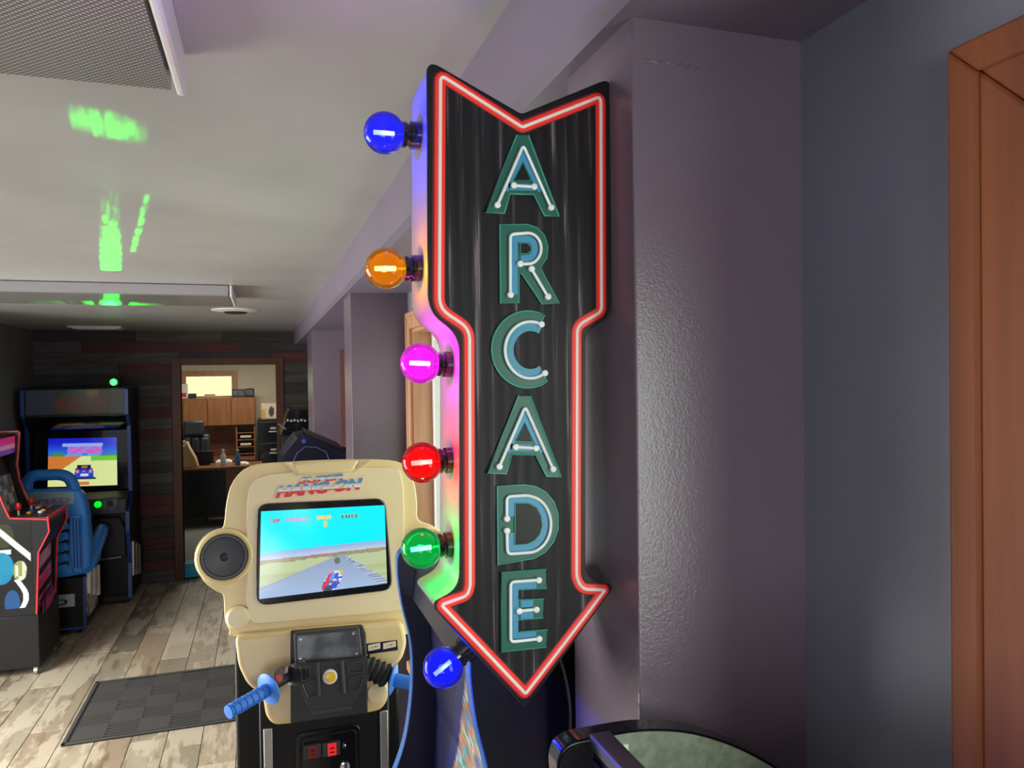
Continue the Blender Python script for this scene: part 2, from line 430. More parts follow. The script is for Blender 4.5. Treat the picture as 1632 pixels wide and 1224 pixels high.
def spline(pts, n=5, closed=True):
    P = [Vector(p) for p in pts]; k = len(P); out = []
    for i in range(k if closed else k-1):
        g = lambda j: P[j % k] if closed else P[max(0, min(k-1, j))]
        p0, p1, p2, p3 = g(i-1), g(i), g(i+1), g(i+2)
        for t in (q/n for q in range(n)):
            out.append(.5*((2*p1)+(p2-p0)*t+(2*p0-5*p1+4*p2-p3)*t*t+(3*p1-p0-3*p2+p3)*t**3))
    if not closed: out.append(P[-1])
    return out
def rounded(pts, r, n=5, closed=True):
    """Corner-rounded polygon/path; r a number or one per point."""
    P = [Vector(p) for p in pts]; k = len(P); out = []
    for i in range(k):
        rr = r[i] if isinstance(r, (list, tuple)) else r
        if rr <= 0 or (not closed and i in (0, k-1)): out.append(P[i]); continue
        a, b = P[i-1]-P[i], P[(i+1) % k]-P[i]
        q = min(rr, a.length*.48, b.length*.48); A = P[i]+a.normalized()*q; C = P[i]+b.normalized()*q
        for t in (j/n for j in range(n+1)): out.append(A*(1-t)**2+P[i]*2*t*(1-t)+C*t*t)
    return out
def ss(a, b, x):
    t = max(0, min(1, (x-a)/(b-a))); return t*t*(3-2*t)
def mixc(a, b, t): return tuple(x+(y-x)*t for x, y in zip(a, b))
def hsh(i, j=0): return (math.sin(i*127.1+j*311.7)*43758.5453) % 1.0

# ------------------------------------------------------------------ the room
ZC, ZS = 2.35, 2.217            # ceiling, underside of the beam
XL, XB, XA, XR, XW = -1.94, .29, .317, .498, .535   # left wall, beam side, pillar side, near right wall, bay wall
YF, YN = 7.72, -2.6             # far wall, wall behind the camera

fl = struct('floor', B().box(XL-.1, 1.0, YN-.1, YF+.1, -.08, -.012), 'dark_grey', 'weathered wood plank floor of the arcade room')
PW = .178
pm = []
for k in range(3):
    b = B().box(0, PW-.003, 0, 1.0, 0, .012)
    bmesh.ops.bevel(b.bm, geom=[e for e in b.bm.edges if all(v.co.z > .006 for v in e.verts)], offset=.0015, segments=1, affect='EDGES')
    me = bpy.data.meshes.new('plank'); b.bm.to_mesh(me); b.bm.free(); me.materials.append(M['floor']); pm.append(me)
i = 0; x = XL
while x < XW+.08:
    y = YN - hsh(i, 3)*1.2
    while y < YF:
        ln = 1.22
        y0, y1 = max(y, YN), min(y+ln, YF)
        if y1-y0 > .05:
            o = bpy.data.objects.new('plank', pm[0]); COL.objects.link(o); o.parent = fl
            o.location = (x, y0, -.012+.0004*hsh(i, int(y*10))); o.scale = (1, (y1-y0-.003), 1)
        y += ln
    x += PW; i += 1

struct('ceiling', B().box(XL-.1, .7, YN-.1, YF+.1, ZC, ZC+.1), 'ceiling', 'smooth off white ceiling with a greenish sheen')
struct('ceiling_beam', B().prism([(XB, ZC+.02), (XB, ZS+.012), (XB+.012, ZS), (.72, ZS), (.72, ZC+.02)], 'y', YN, YF), 'paint_beam', 'lavender grey dropped beam running along the right side')
def wall_x(b, x0, x1, y0, y1, z1, op=None):
    if op is None: return b.box(x0, x1, y0, y1, 0, z1)
    a0, a1, c0, c1 = op
    b.box(x0, x1, y0, a0, 0, z1).box(x0, x1, a1, y1, 0, z1).box(x0, x1, a0, a1, 0, c0)
    if c1 < z1: b.box(x0, x1, a0, a1, c1, z1)
    return b
W1 = (-.56, .338, 1.46, 2.045)      # window by the camera: y0 y1 z0 z1
W2 = (1.42, 2.80, .82, 2.075)      # window in the bay
PD = (.75, 5.3, .02, 2.12)        # patio door
struct('wall_right', wall_x(B(), XR, XR+.14, YN, .61, ZC, W1), 'paint_bluish_lit', 'grey right wall near the camera, its bluish lighting painted in')
b = wall_x(B(), XW, XW+.12, .76, YF, ZC, W2)
struct('wall_bay', b, 'paint_bluish_lit', 'painted right wall between the pillars')
struct('wall_left', wall_x(B(), XL-.1, XL, YN, YF, ZC, PD), 'left_wall', 'shaded left wall of the arcade room')
b = B(); b.box(XL-.1, -1.65, YN-.1, YN, 0, ZC).box(-.15, .7, YN-.1, YN, 0, ZC).box(-1.65, -.15, YN-.1, YN, 0, .9).box(-1.65, -.15, YN-.1, YN, 2.1, ZC)
struct('wall_rear', b, 'paint_taupe')
DX0, DX1, DZ = -.745, .115, 2.03
wb = struct('wall_back', B().box(XL-.1, DX0, YF, YF+.12, 0, ZC).box(DX1, .9, YF, YF+.12, 0, ZC).box(DX0, DX1, YF, YF+.12, DZ, ZC), 'black', 'dark reclaimed board wall at the far end of the room')
bd = bpy.data.meshes.new('board'); q = B().box(0, 1, -.016, 0, 0, .1); q.bm.to_mesh(bd); q.bm.free(); bd.materials.append(M['barn'])
for r in range(23):
    z = .01+r*.102
    spans = [(XL, DX0-.075), (DX1+.075, XW)] if z+.1 < DZ+.06 else [(XL, XW)]
    for a, c in spans:
        x = a - hsh(r, 5)*.6
        while x < c:
            ln = .55+.5*hsh(r, int(x*50)); x0, x1 = max(a, x), min(c, x+ln)
            if x1-x0 > .04:
                o = bpy.data.objects.new('board', bd); COL.objects.link(o); o.parent = wb
                o.location = (x0, YF+.002-.006*hsh(r*3, int(x*20)), z); o.scale = (x1-x0-.003, 1, .97)
            x += ln
# far doorway casing
d1 = struct('door_1', B().box(DX0-.07, DX0, YF-.035, YF+.13, 0, DZ+.065), 'dark_trim', 'dark reddish wood casing of the far doorway')
obj('casing', B().box(DX1, DX1+.07, YF-.035, YF+.13, 0, DZ+.065), 'dark_trim', d1)
obj('casing', B().box(DX0, DX1, YF-.035, YF+.13, DZ, DZ+.065), 'dark_trim', d1)

# pillars
def pillar(x0, x1, y0, y1, m, label):
    return struct('pillar', B().box(x0, x1, y0, y1, 0, ZS+.002), m, label, bev=.0018)
pillar(XA, XR+.06, .606, .757, 'paint_taupe', 'near glossy taupe pillar right beside the arrow sign')
pillar(XA, XW+.05, 2.90, 3.15, 'paint_taupe', 'middle lavender grey pillar behind the motorbike game')
pillar(XA, XW+.05, 5.27, 5.87, 'paint_taupe', 'farthest pillar beside the far doorway')

tk = [onY(1017+k*7, 96+(hsh(k, 9)-.5)*9+k*.9, .6055) for k in range(15)]
obj('paint_crack', B().tube(tk, .0008, 5, rads=[.0004+.0007*hsh(k, 2) for k in range(15)]), 'paint_taupe', bpy.data.objects['pillar'])
# windows
def window(name, x, op, m, depth, label, cw=.062):
    y0, y1, z0, z1 = op
    w = struct(name, B().prism([(y1, z0-.06), (y1+cw, z0-.06), (y1+cw, z1+cw), (y1, z1)], 'x', x-.016, x), m, label, bev=.003)       # far casing, mitred
    obj('casing', B().prism([(y0-cw, z0-.06), (y0, z0-.06), (y0, z1), (y0-cw, z1+cw)], 'x', x-.016, x), m, w, .003)
    obj('casing', B().prism([(y0, z1), (y1, z1), (y1+cw, z1+cw), (y0-cw, z1+cw)], 'x', x-.0155, x), m, w, .003)
    # raised outer bead of the casing
    obj('casing_bead', B().prism([(y1+cw*.72, z0-.06), (y1+cw, z0-.06), (y1+cw, z1+cw), (y1+cw*.72, z1+cw*.72)], 'x', x-.0195, x-.014), m, w, .003)
    obj('casing_bead', B().prism([(y0-cw*.72, z1+cw*.72), (y1+cw*.72, z1+cw*.72), (y1+cw, z1+cw), (y0-cw, z1+cw)], 'x', x-.0193, x-.014), m, w, .003)
    obj('sill', B().box(x-.04, x+depth, y0-.02, y1+.02, z0-.03, z0+.004), m, w, .004)
    obj('jamb', B().box(x-.002, x+depth, y1-.012, y1+.001, z0, z1), m, w)
    obj('jamb', B().box(x-.002, x+depth, y0-.001, y0+.012, z0, z1), m, w)
    obj('jamb', B().box(x-.002, x+depth, y0+.012, y1-.012, z1-.012, z1+.001), m, w)
    X = x+depth; b = B()
    for a, c, e, g in ((y0, y0+.045, z0, z1), (y1-.045, y1, z0, z1), (y0+.045, y1-.045, z0, z0+.045), (y0+.045, y1-.045, z1-.045, z1)):
        b.box(X-.002, X+.045, a, c, e, g)
    f = obj('sash', b, 'vinyl', w, .003)
    obj('pane', B().box(X+.02, X+.024, y0+.045, y1-.045, z0+.045, z1-.045), 'pane', w)
    return w
window('window_1', XR, W1, 'trim_wood', .09, cw=.088, label= 'reddish wood framed window at the right edge')
window('window_2', XW, W2, 'pale_wood', .07, label= 'honey wood framed window with white sash between the pillars')
# narrow dark door casing past the middle pillar
t3 = struct('trim_1', B().box(XW-.035, XW, 4.85, 5.27, 0, 2.08), 'dark_trim', 'dark red wood casing beside the farthest pillar')

# ceiling fixtures
def fixture(x1, y0, y1, label):
    x0, zb = x1-1.22, 2.296
    t = thing('ceiling_light', ((x0+x1)/2, (y0+y1)/2, ZC), label, 'ceiling light', 'ceiling lights')
    obj('housing', B().box(x0-.01, x1+.006, y0+.02, y1-.02, zb+.02, ZC), 'white', t, .004)
    b = B().prism([(y0+.006, zb), (y1-.006, zb), (y1, zb+.035), (y0, zb+.035)], 'x', x0, x1-.008)
    lens = obj('prismatic_lens', b, 'lens', t)
    s = B().box(x0, x1-.01, y0-.004, y0+.001, zb+.004, zb+.05); obj('lens_side', s, 'lens_side', lens)
    obj('end_cap', B().box(x1-.002, x1+.010, y0-.006, y1+.006, zb-.004, ZC), 'white', t, .004)
    obj('end_cap', B().box(x0-.012, x0, y0-.006, y1+.006, zb-.004, ZC), 'white', t, .004)
fixture(-.105, .53, 1.135, 'unlit prismatic ceiling light at the top left corner')
fixture(-.145, 3.885, 4.45, 'unlit long ceiling light farther back on the ceiling')
c = onZ(375, 494, ZC)
t = thing('ceiling_vent', c, 'small round white vent on the ceiling beyond the long light', 'vent')
obj('rim', B().lathe(c, (0, 0, -1), [(0, .15), (.005, .146), (.014, .10), (.015, .09)], 28), 'white', t)
obj('grille', B().lathe(c+Vector((0, 0, -.012)), (0, 0, -1), [(0, .085), (.012, .06), (.014, 0)], 20), 'dark_grey', t)
c = onZ(155, 521, ZC)
t = thing('ceiling_vent', c, 'small flat rectangular vent on the ceiling near the far wall', 'vent')
obj('frame', B().box(c.x-.2, c.x+.2, c.y-.12, c.y+.12, ZC-.012, ZC), 'white', t, .003)
for k in range(6): obj('slat', B().box(c.x-.17, c.x+.17, c.y-.09+k*.034, c.y-.075+k*.034, ZC-.018, ZC-.012), 'white', t)

# ------------------------------------------------------------------ the arrow sign
YS, YB = .654, .732
sg = thing('arrow_sign', (.23, .693, 1.6), 'large black arrow shaped ARCADE sign with red neon outline and coloured bulbs', 'sign')
SP = Plane((.23, YS, 1.88), (1, 0, 0), (0, 0, 1))      # front face, outward normal -Y
def S(px, py): return Vector(SP.uv(px, py))
outline = [(681, 97), (831, 184), (973, 126), (972, 503), (931, 527), (931, 922), (977, 934), (837, 1126), (687, 962), (733, 937), (733, 534), (683, 497)]
ro = [.012, .004, .012, .012, .012, .022, .006, .003, .008, .020, .020, .022]
op = rounded([S(*p) for p in outline], ro, 6)
obj('side_band', B().prism3([SP.at(p.x, p.y, 0) for p in op], [SP.at(p.x, p.y, -(YB-YS)) for p in op]), 'alu', sg, smooth=35)
obj('front_face', B().pprism(SP, [(p.x, p.y) for p in op], .0002, .0010), 'sign_black', sg)
obj('back_face', B().pprism(SP, [(p.x, p.y) for p in op], -(YB-YS)-.0012, -(YB-YS)-.0002), 'sign_face', sg)
obj('edge_lip', B().tube([SP.at(p.x, p.y, 0.0004) for p in op], .0010, 6, closed=True), 'sign_black', sg)
neon = [(701, 121), (831, 204), (956, 155), (957, 497), (918, 519), (917, 921), (927, 938), (963, 939), (836, 1104), (702, 963), (743, 948), (748, 934), (747, 524), (699, 492)]
npth = rounded([S(*p) for p in neon], [.006, .002, .006, .005, .008, .006, .006, .002, .002, .003, .006, .006, .01, .01], 5)
obj('corrugated_panel', B().pprism(SP, [(p.x, p.y) for p in npth], .0010, .0014), 'sign_face', sg)
def flat_tube(b, pts, w, h):
    """low closed bead of width w and height h lying on the sign face"""
    k = len(pts); rings = []
    for i, p in enumerate(pts):
        t = (pts[(i+1) % k]-pts[i-1]).normalized(); n2 = Vector((-t.y, t.x))
        rings.append([b.bm.verts.new(SP.at(p.x+n2.x*w*c, p.y+n2.y*w*c, .0010+h*q)) for c, q in ((-.5, 0), (-.42, .8), (0, 1), (.42, .8), (.5, 0))])
    for i in range(k):
        A_, C_ = rings[i], rings[(i+1) % k]
        for j in range(4): b.bm.faces.new((A_[j], A_[j+1], C_[j+1], C_[j]))
    return b
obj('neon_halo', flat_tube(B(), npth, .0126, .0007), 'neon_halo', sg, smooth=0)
obj('neon_glow_band', flat_tube(B(), npth, .0104, .0014), 'neon_red', sg, smooth=0)
obj('neon_tube', B().tube([SP.at(p.x, p.y, .0022) for p in npth], .00172, 8, closed=True), 'neon_core', sg)

def letter(label, outer, hole, blue, tubes, bw=.0062):
    """embossed letter: green face with a teal edge bead, blue inner band, white tubes with end caps"""
    P = [S(*p) for p in outer]
    r = obj('letter', B().pprism(SP, t2_(P), .0012, .0030), 'letter_green', sg, smooth=0); r['label'] = label
    obj('edge_bead', B().tube([SP.at(p.x, p.y, .0030) for p in P], .0009, 6, closed=True), 'letter_edge', r)
    b3 = B()
    for pts in blue: b3.ribbon(SP, [S(*p) for p in pts], bw, .0036, False, 0)
    obj('blue_inset', b3, 'letter_blue', r, smooth=0)
    if hole:
        hp_ = [S(*p) for p in hole]
        obj('counter', B().pprism(SP, t2_(hp_), .0030, .0040), 'sign_black', r, smooth=0)
        obj('edge_bead', B().tube([SP.at(p.x, p.y, .0040) for p in hp_], .0006, 6, closed=True), 'letter_edge', r)
    for pts in tubes:
        q = [S(*p) for p in pts]
        if len(q) > 2: q = rounded(q, .004, 4, closed=False)
        obj('neon_tube', B().tube([SP.at(p.x, p.y, .0052) for p in q], .0015, 8), 'neon_white', r)
        for p in (q[0], q[-1]):
            obj('tube_end', B().lathe(SP.at(p.x, p.y, .0032), SP.n, [(0, .0029), (.0035, .0029), (.0042, .0020)], 12), 'neon_white', r)
def t2_(v): return [(p.x, p.y) for p in v]
def arc(cx, cy, rx, ry, a0, a1, n=14):
    return [(cx+rx*math.cos(math.radians(a0+(a1-a0)*k/n)), cy-ry*math.sin(math.radians(a0+(a1-a0)*k/n))) for k in range(n+1)]
def letA(dx, dy, lb):
    f = lambda *ps: [(x+dx, y+dy) for x, y in ps]
    letter(lb, f((822, 217), (840, 217), (889, 346), (866, 345), (849, 311), (811, 310), (802, 341), (771, 340)), f((831, 262), (843, 289), (817, 288)),
           [f((803, 305), (831, 247), (860, 306)), f((809, 299), (852, 300))],
           [f((790, 329), (831, 234), (875, 333)), f((816, 298), (848, 300))])
letA(0, 0, 'upper embossed green letter A with white neon tubes')
letter('embossed green letter R with white neon tubes', [(795, 359), (838, 359), (854, 364), (866, 377), (871, 394), (869, 412), (859, 428), (889, 484), (862, 485), (830, 437), (825, 438), (825, 483), (796, 484)],
       [(827, 389), (837, 388), (843, 393), (845, 398), (843, 402), (837, 406), (827, 405)],
       [[(818, 470), (818, 382), (838, 382)]+arc(838, 397.5, 13, 15.5, 80, -80, 8)+[(828, 413)]],
       [[(810.5, 471), (810.5, 375), (838, 373)]+arc(839, 397.5, 20.5, 24.5, 80, -80, 8)+[(826, 422)], [(844, 430), (870, 474)]])
letter('embossed green letter C with white neon tubes', arc(839, 557, 57, 61, 62, 303, 24)+arc(839, 557, 31, 34, 303, 62, 16), None,
       [arc(843, 558, 33, 37, 60, 303, 18)], [arc(842, 558, 40, 45, 64, 305, 20)], .0078)
letA(3, 413.5, 'lower embossed green letter A with white neon tubes')
letter('embossed green letter D with white neon tubes', [(791, 774), (834, 772), (852, 775), (868, 784), (881, 800), (887, 820), (887, 842), (880, 862), (867, 878), (850, 888), (792, 899)],
       [(819, 801), (841, 801), (853, 808), (860, 821), (862, 837), (858, 850), (850, 860), (838, 866), (818, 867)],
       [[(813, 822), (813, 797), (838, 796)]+arc(840, 833, 27, 37, 80, -80, 12)+[(836, 872), (813, 873), (813, 848)]],
       [[(805, 825), (805, 790), (836, 788)]+arc(838, 834, 37, 45, 78, -78, 12)+[(834, 879), (806, 881), (805, 844)]], .0066)
letter('embossed green letter E with white neon tubes', [(797, 911), (869, 906), (869, 936), (824, 938), (824, 955), (865, 953), (864, 983), (824, 986), (824, 1006), (870, 1002), (869, 1029), (797, 1037)], None,
       [[(853, 931), (819, 932), (819, 1011), (853, 1008)], [(828, 961), (848, 960)], [(828, 979), (848, 978)]],
       [[(855.5, 922), (811, 925), (811, 1020), (856, 1015)], [(824.6, 971), (851.6, 968.5)]])

# bulbs on the left side of the sign
bulbs = [((613, 212), (663, 216), (.06, .08, 1.0), (.03, .03, .75), .55, 'glowing blue globe bulb, topmost on the sign'),
         ((615, 428), (666, 428), (1.0, .50, .06), (.75, .26, .005), .35, 'glowing amber globe bulb'),
         ((670, 579), (717, 581), (1.0, .12, .95), (.80, .015, .70), .75, 'glowing magenta globe bulb'),
         ((673, 737), (719, 733), (1.0, .07, .06), (.80, .005, .01), .45, 'glowing red globe bulb'),
         ((672, 874), (719, 868), (.05, .85, .25), (.005, .38, .08), .5, 'glowing green globe bulb'),
         ((706, 1064), (745, 1032), (.04, .06, 1.0), (.015, .02, .75), .6, 'glowing blue globe bulb under the arrow head')]
YM = .690
for (c, s, tint, gl, gs, lb) in bulbs:
    C = onY(c[0], c[1], YM); K = onY(s[0], s[1], YM); ax = (C-K).normalized()
    lt = max(tint)
    g = bulb_glass('bulb_glass', tint, gl, gs)
    R = .0190
    # socket on the band
    so = B().lathe(K-ax*.004, ax, [(0, .0125), (.010, .0125), (.0105, .0105), (.013, .0105), (.0135, .0118), (.017, .0115)], 10)
    dist = (C-K).length
    prof = [(dist-.031, .0075), (dist-.024, .0078), (dist-.0195, .0085)]
    for k in range(13):
        a = math.radians(155-k*155/12*1.0)
        prof.append((dist+R*math.cos(a)*1.0, max(0, R*math.sin(a))))
    b = obj('light_bulb', B().lathe(K, ax, prof, 28), g, sg, smooth=80); b['label'] = lb
    obj('socket', so, 'gloss_black', b)
    fil = B().tube([C-ax*.009, C-ax*.003, C+ax*.004, C+ax*.010],   .0022, 8)
    fm = glow('filament', mixc((1, 1, 1), tint, .12), 9)
    obj('filament', fil, fm, b)
    obj('stem', B().tube([K+ax*.012, C-ax*.009], .0012, 6), 'steel', b)
    l = bpy.data.lights.new('bulb_light', 'POINT'); l.energy = 2.3 if tint[2] > .9 and tint[0] < .5 else 1.0; l.color = tint; l.shadow_soft_size = .004
    lo = bpy.data.objects.new('bulb_light', l); COL.objects.link(lo); lo.location = C-ax*.002+Vector((0, -.0035, 0))
# power lead hanging behind the sign
cp = [onY(px, py, .768+.003*k) for k, (px, py) in enumerate([(880, 1010), (892, 1045), (903, 1085), (909, 1130), (908, 1175), (903, 1240)])]
obj('power_cord', B().tube(spline(cp, 4, False), .0030, 8), 'gloss_black', sg)

# ------------------------------------------------------------------ cream motorbike game
tl = math.radians(9)
o1 = onY(515, 880, 2.15)
P1 = Plane(o1, (1, 0, 0), (0, math.sin(tl), math.cos(tl)))
g1 = thing('arcade_machine', (o1.x, 2.35, 0), 'cream moulded motorbike arcade machine with blue handlebar grips and bright racing screen', 'arcade machine')
def U(px, py, d=0.0): return Vector(P1.uv(px, py, d))
def UU(pts, d=0.0): return [U(*p, d) for p in pts]
def t2(v): return [(p.x, p.y) for p in v]
shell = [(400, 742), (455, 736), (540, 732), (620, 733), (645, 743), (660, 768), (665, 800), (667, 828), (690, 838), (706, 858), (711, 885), (702, 912), (682, 930), (662, 938), (655, 960), (652, 1000), (646, 1012), (520, 1022), (378, 1015), (366, 1006), (358, 985), (356, 950), (344, 942), (324, 926), (312, 900), (312, 880), (322, 860), (342, 850), (356, 838), (361, 800), (372, 766)]
# rear hull and pedestal
obj('hull', B().box(-.09, .37, 2.24, 2.66, .02, 1.56), 'black', g1, .01)
obj('pedestal', B().box(o1.x-.175, o1.x+.165, 2.075, 2.3, .02, 1.05), 'black', g1, .006)
for a in (-.165, .138):
    obj('corner_rail', B().box(o1.x+a, o1.x+a+.022, 2.066, 2.078, .05, .98), 'steel', g1, .002)
sh = t2(spline(UU(shell), 3))
body = obj('body_shell', B().pprism(P1, sh, -.10, 0), 'cream', g1, .022, 3)
inner = [(398, 776), (420, 758), (470, 752), (560, 746), (628, 746), (640, 760), (644, 800), (645, 880), (646, 958), (640, 972), (520, 985), (420, 994), (402, 992), (394, 975), (393, 900), (393, 830)]
ins = t2(spline(UU(inner, .012), 3))
obj('screen_surround', B().pprism(P1, ins, -.002, .012), 'cream_light', g1, .009, 3)
# raised crown between two sloping notches
cr = t2(UU([(474, 758), (463, 738), (520, 733), (574, 733), (562, 752), (520, 755)], .02))
obj('crown', B().pprism(P1, cr, -.01, .022), 'cream', g1, .008)
for a, b_, c_ in (((452, 737), (466, 737), (474, 760)), ((574, 733), (590, 734), (563, 754))):
    q = [P1.hit(*a, .004), P1.hit(*b_, .024), P1.hit(*c_, .014)]
    q2 = [p-P1.n*.02 for p in q]
    obj('notch_facet', B().prism3(q, q2), 'cream_light', g1, smooth=0)
# speakers
for k, (px, py) in enumerate(((358, 887), (679, 880))):
    ct = U(px, py); w = P1.at(ct.x, ct.y, 0)
    e = obj('speaker_surround', B().lathe(w, P1.n, [(-.01, .076), (.016, .074), (.022, .068), (.018, .062), (.012, .060), (.012, 0)], 32), 'cream', g1)
    obj('speaker_grille', B().lathe(w+P1.n*.012, P1.n, [(0, .0605), (.006, .058), (.006, .052), (.003, .05), (.007, .02), (.008, 0)], 28), 'dark_grey', e)
    obj('speaker_cap', B().lathe(w+P1.n*.019, P1.n, [(0, .012), (.004, .008), (.005, 0)], 12), 'rubber', e)
# picture tube: bezel and lit screen
bz = rounded(UU([(410, 803), (614, 794), (626, 940), (408, 966)], .014), [.03, .03, .03, .035], 6)
hole = rounded(UU([(416, 817), (612, 808), (615, 929), (411, 954)], .02), [.012, .012, .015, .018], 6)
obj('bezel', B().pprism(P1, t2(bz), .010, .019), 'gloss_black', g1, .004)
A00, A10, A01, A11 = U(413, 955, .02), U(617, 930, .02), U(416, 815, .02), U(613, 805, .02)
FONT = {'T': '111010010010010', 'O': '111101101101111', 'P': '111101111100100', '0': '111101101101111', '1': '010110010010111', 'I': '111010010010111', 'M': '101111111101101',
        'E': '111100110100111', 'S': '111100111001111', 'C': '111100100100111', 'R': '110101110101101', 'G': '111100101101111', 'A': '010101111101101', '5': '111100111001111', ' ': '0'*15}
def glyph(s, u, v, x0, y0, cw, ch):
    """True where a 3x5 pixel lettering string placed at x0, y0 (top left) is lit."""
    a, b = (u-x0)/cw, (y0-v)/ch
    if a < 0 or b < 0 or b >= 5: return False
    k = int(a//4)
    if k >= len(s): return False
    c = int(a) % 4
    return c < 3 and FONT[s[k]][int(b)*3+c] == '1'
def race(u, v):
    hz = .40+.035*(u-.5)
    # rider
    us = u-.28*(v-.10)
    if (us-.555)**2/.0052+(v-.105)**2/.0150 < 1:
        q = hsh(int(us*70), int(v*44))
        if v < .055 and abs(us-.545) < .03: return (75, 82, 105)
        if abs(us-.515) < .014: return (215, 70, 70)
        if v > .12 and us < .56: return (95, 165, 245) if q < .7 else (240, 240, 245)
        return (50, 95, 215) if q < .6 else ((225, 75, 70) if q < .78 else (225, 230, 240))
    if (u-.618)**2/.0008+(v-.205)**2/.0012 < 1: return (215, 195, 75)
    if (u-.575)**2/.0012+(v-.215)**2/.0006 < 1: return (230, 160, 165)
    if (u-.60)**2/.0006+(v-.35)**2/.0016 < 1: return (100, 120, 110)
    if v > hz+.13+.012*math.sin(u*3):
        if glyph('TOP', u, v, .065, .905, .0075, .0095): return (225, 60, 110)
        if glyph('01000000', u, v, .20, .905, .0056, .0085): return (215, 110, 190)
        if .44 < u < .555 and .862 < v < .915:
            return (230, 190, 60) if glyph('SCORE', u, v, .448, .908, .0052, .0085) else (240, 235, 190)
        if glyph('0', u, v, .495, .84, .009, .0135): return (225, 215, 60)
        if .63 < u < .775 and .862 < v < .915:
            return (40, 110, 60) if glyph('00150', u, v, .64, .906, .0066, .0085) else (150, 230, 220)
        return (0, 243, 255)
    if v > hz+.05: return mixc((150, 185, 225), (190, 205, 228), ss(hz+.13, hz+.05, v))
    if v > hz+.03 and .33 < u < .66 and hsh(int(u*90), 4) > .35: return (185, 110, 140)
    if v > hz-.005+.02*hsh(int(u*40)): return (168, 150, 118) if hsh(int(u*50), 1) > .4 else (140, 150, 105)
    # road
    t = (hz-v)/hz
    l, r = .60-.75*t*1.05, .64+.30*t
    if l < u < r: return mixc((150, 165, 190), (165, 190, 225), t)
    if r <= u < r+.03+.08*t: return (120, 140, 175) if int(24/(t+.12)) % 2 else (195, 205, 225)
    if u <= l and u > l-.02-.05*t: return (150, 165, 200)
    return mixc((190, 205, 160), (175, 190, 135), hsh(0, int(v*26)))
def crt_pos(u, v):
    p = (A00*(1-u)+A10*u)*(1-v)+(A01*(1-u)+A11*u)*v
    bl = .004*(1-(2*u-1)**2)*(1-(2*v-1)**2)
    return P1.at(p.x, p.y, .0195+bl)
pic('screen', crt_pos, 200, 130, race, 'crt', g1)
# logo lettering
a0, b0 = U(477, 774, .014); a1, b1 = U(546, 762, .014)
LP = Plane(P1.o, (math.cos(-.0), 0, 0), (0, math.sin(tl), math.cos(tl)))
rot = .045
LP.u, LP.v = P1.u*math.cos(rot)+P1.v*math.sin(rot), P1.v*math.cos(rot)-P1.u*math.sin(rot)
def LU(px, py): p = P1.hit(px, py, .012)-LP.o; return p.dot(LP.u), p.dot(LP.v)
a0, b0 = LU(475.5, 771.5); a1, b1 = LU(547, 761)
text('logo_lettering', 'SUPER', 'logo', g1, LP, a0, a1, b0, b0+.0175, .0125, .35, .03, .002)
a0, b0 = LU(439, 794.5); a1, b1 = LU(579, 770)
text('logo_lettering', 'HANG-ON', 'logo', g1, LP, a0, a1, b0, b0+.033, .0125, .35, .05, .003)
# chin, black dash, instrument
chin = [(374, 1014), (462, 1005), (560, 996), (642, 990), (649, 1025), (641, 1052), (618, 1072), (619, 1115), (608, 1132), (584, 1137), (462, 1154), (436, 1156), (424, 1142), (419, 1108), (395, 1092), (380, 1062)]
ch = t2(rounded(UU(chin, .04), .018, 4))
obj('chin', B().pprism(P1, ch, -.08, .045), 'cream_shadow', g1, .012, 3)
w = P1.hit(379, 984, .002)
obj('round_cap', B().lathe(w, P1.n, [(-.004, .031), (.012, .031), (.020, .024), (.021, 0)], 24), 'cream_light', g1)
w = P1.hit(601, 1104, .045)
obj('round_cap', B().lathe(w, P1.n, [(-.004, .028), (.006, .026), (.010, .015), (.010, 0)], 24), 'cream_light', g1)
dash = t2(UU([(463, 1006), (578, 996), (583, 1010), (586, 1137), (463, 1153)], .05))
ds = obj('dash_panel', B().pprism(P1, dash, .03, .055), 'rubber', g1, .004)
vis = t2(rounded(UU([(468, 1009), (573, 999), (579, 1052), (470, 1060)], .075), .008, 4))
v_ = obj('instrument_hood', B().pprism(P1, vis, .05, .078), 'dark_grey', g1, .005)
vg = t2(rounded(UU([(474, 1014), (568, 1005), (573, 1047), (475, 1054)], .08), .006, 4))
obj('instrument_glass', B().pprism(P1, vg, .076, .081), 'instrument', v_, .001)
for q in ((479, 1019), (563, 1010), (568, 1042), (479, 1050)):
    w = P1.hit(*q, .081); obj('screw', B().lathe(w, P1.n, [(0, .004), (.002, .003), (.002, 0)], 8), 'steel', v_)
con = t2(rounded(UU([(470, 1058), (586, 1048), (590, 1078), (562, 1124), (494, 1133), (476, 1090)], .11), .006, 3))
cn = obj('handlebar_cover', B().pprism(P1, con, .05, .115), 'rubber', g1, .008)
for x in ((505, 1056, 508, 1108), (544, 1053, 548, 1104)):
    p, q = P1.hit(x[0], x[1], .118), P1.hit(x[2], x[3], .118)
    obj('rib', B().tube([p, q], .008, 8), 'dark_grey', cn)
for pod in ([(478, 1063), (500, 1061), (501, 1078), (482, 1086)], [(483, 1091), (501, 1082), (503, 1107), (492, 1113)], [(553, 1057), (578, 1055), (580, 1070), (556, 1073)], [(556, 1080), (580, 1076), (572, 1098), (557, 1102)]):
    u_ = UU(pod, .118); o_ = [P1.at(p.x, p.y, .1185) for p in rounded(u_, .004, 3)]
    obj('pod_rim', B().tube(o_, .0022, 6, closed=True), 'dark_grey', cn)
ftr = t2(rounded(UU([(489, 1118), (567, 1108), (560, 1130), (497, 1139)], .09), .004, 3))
fo = obj('bolt_plate', B().pprism(P1, ftr, .05, .095), 'dark_grey', g1, .004)
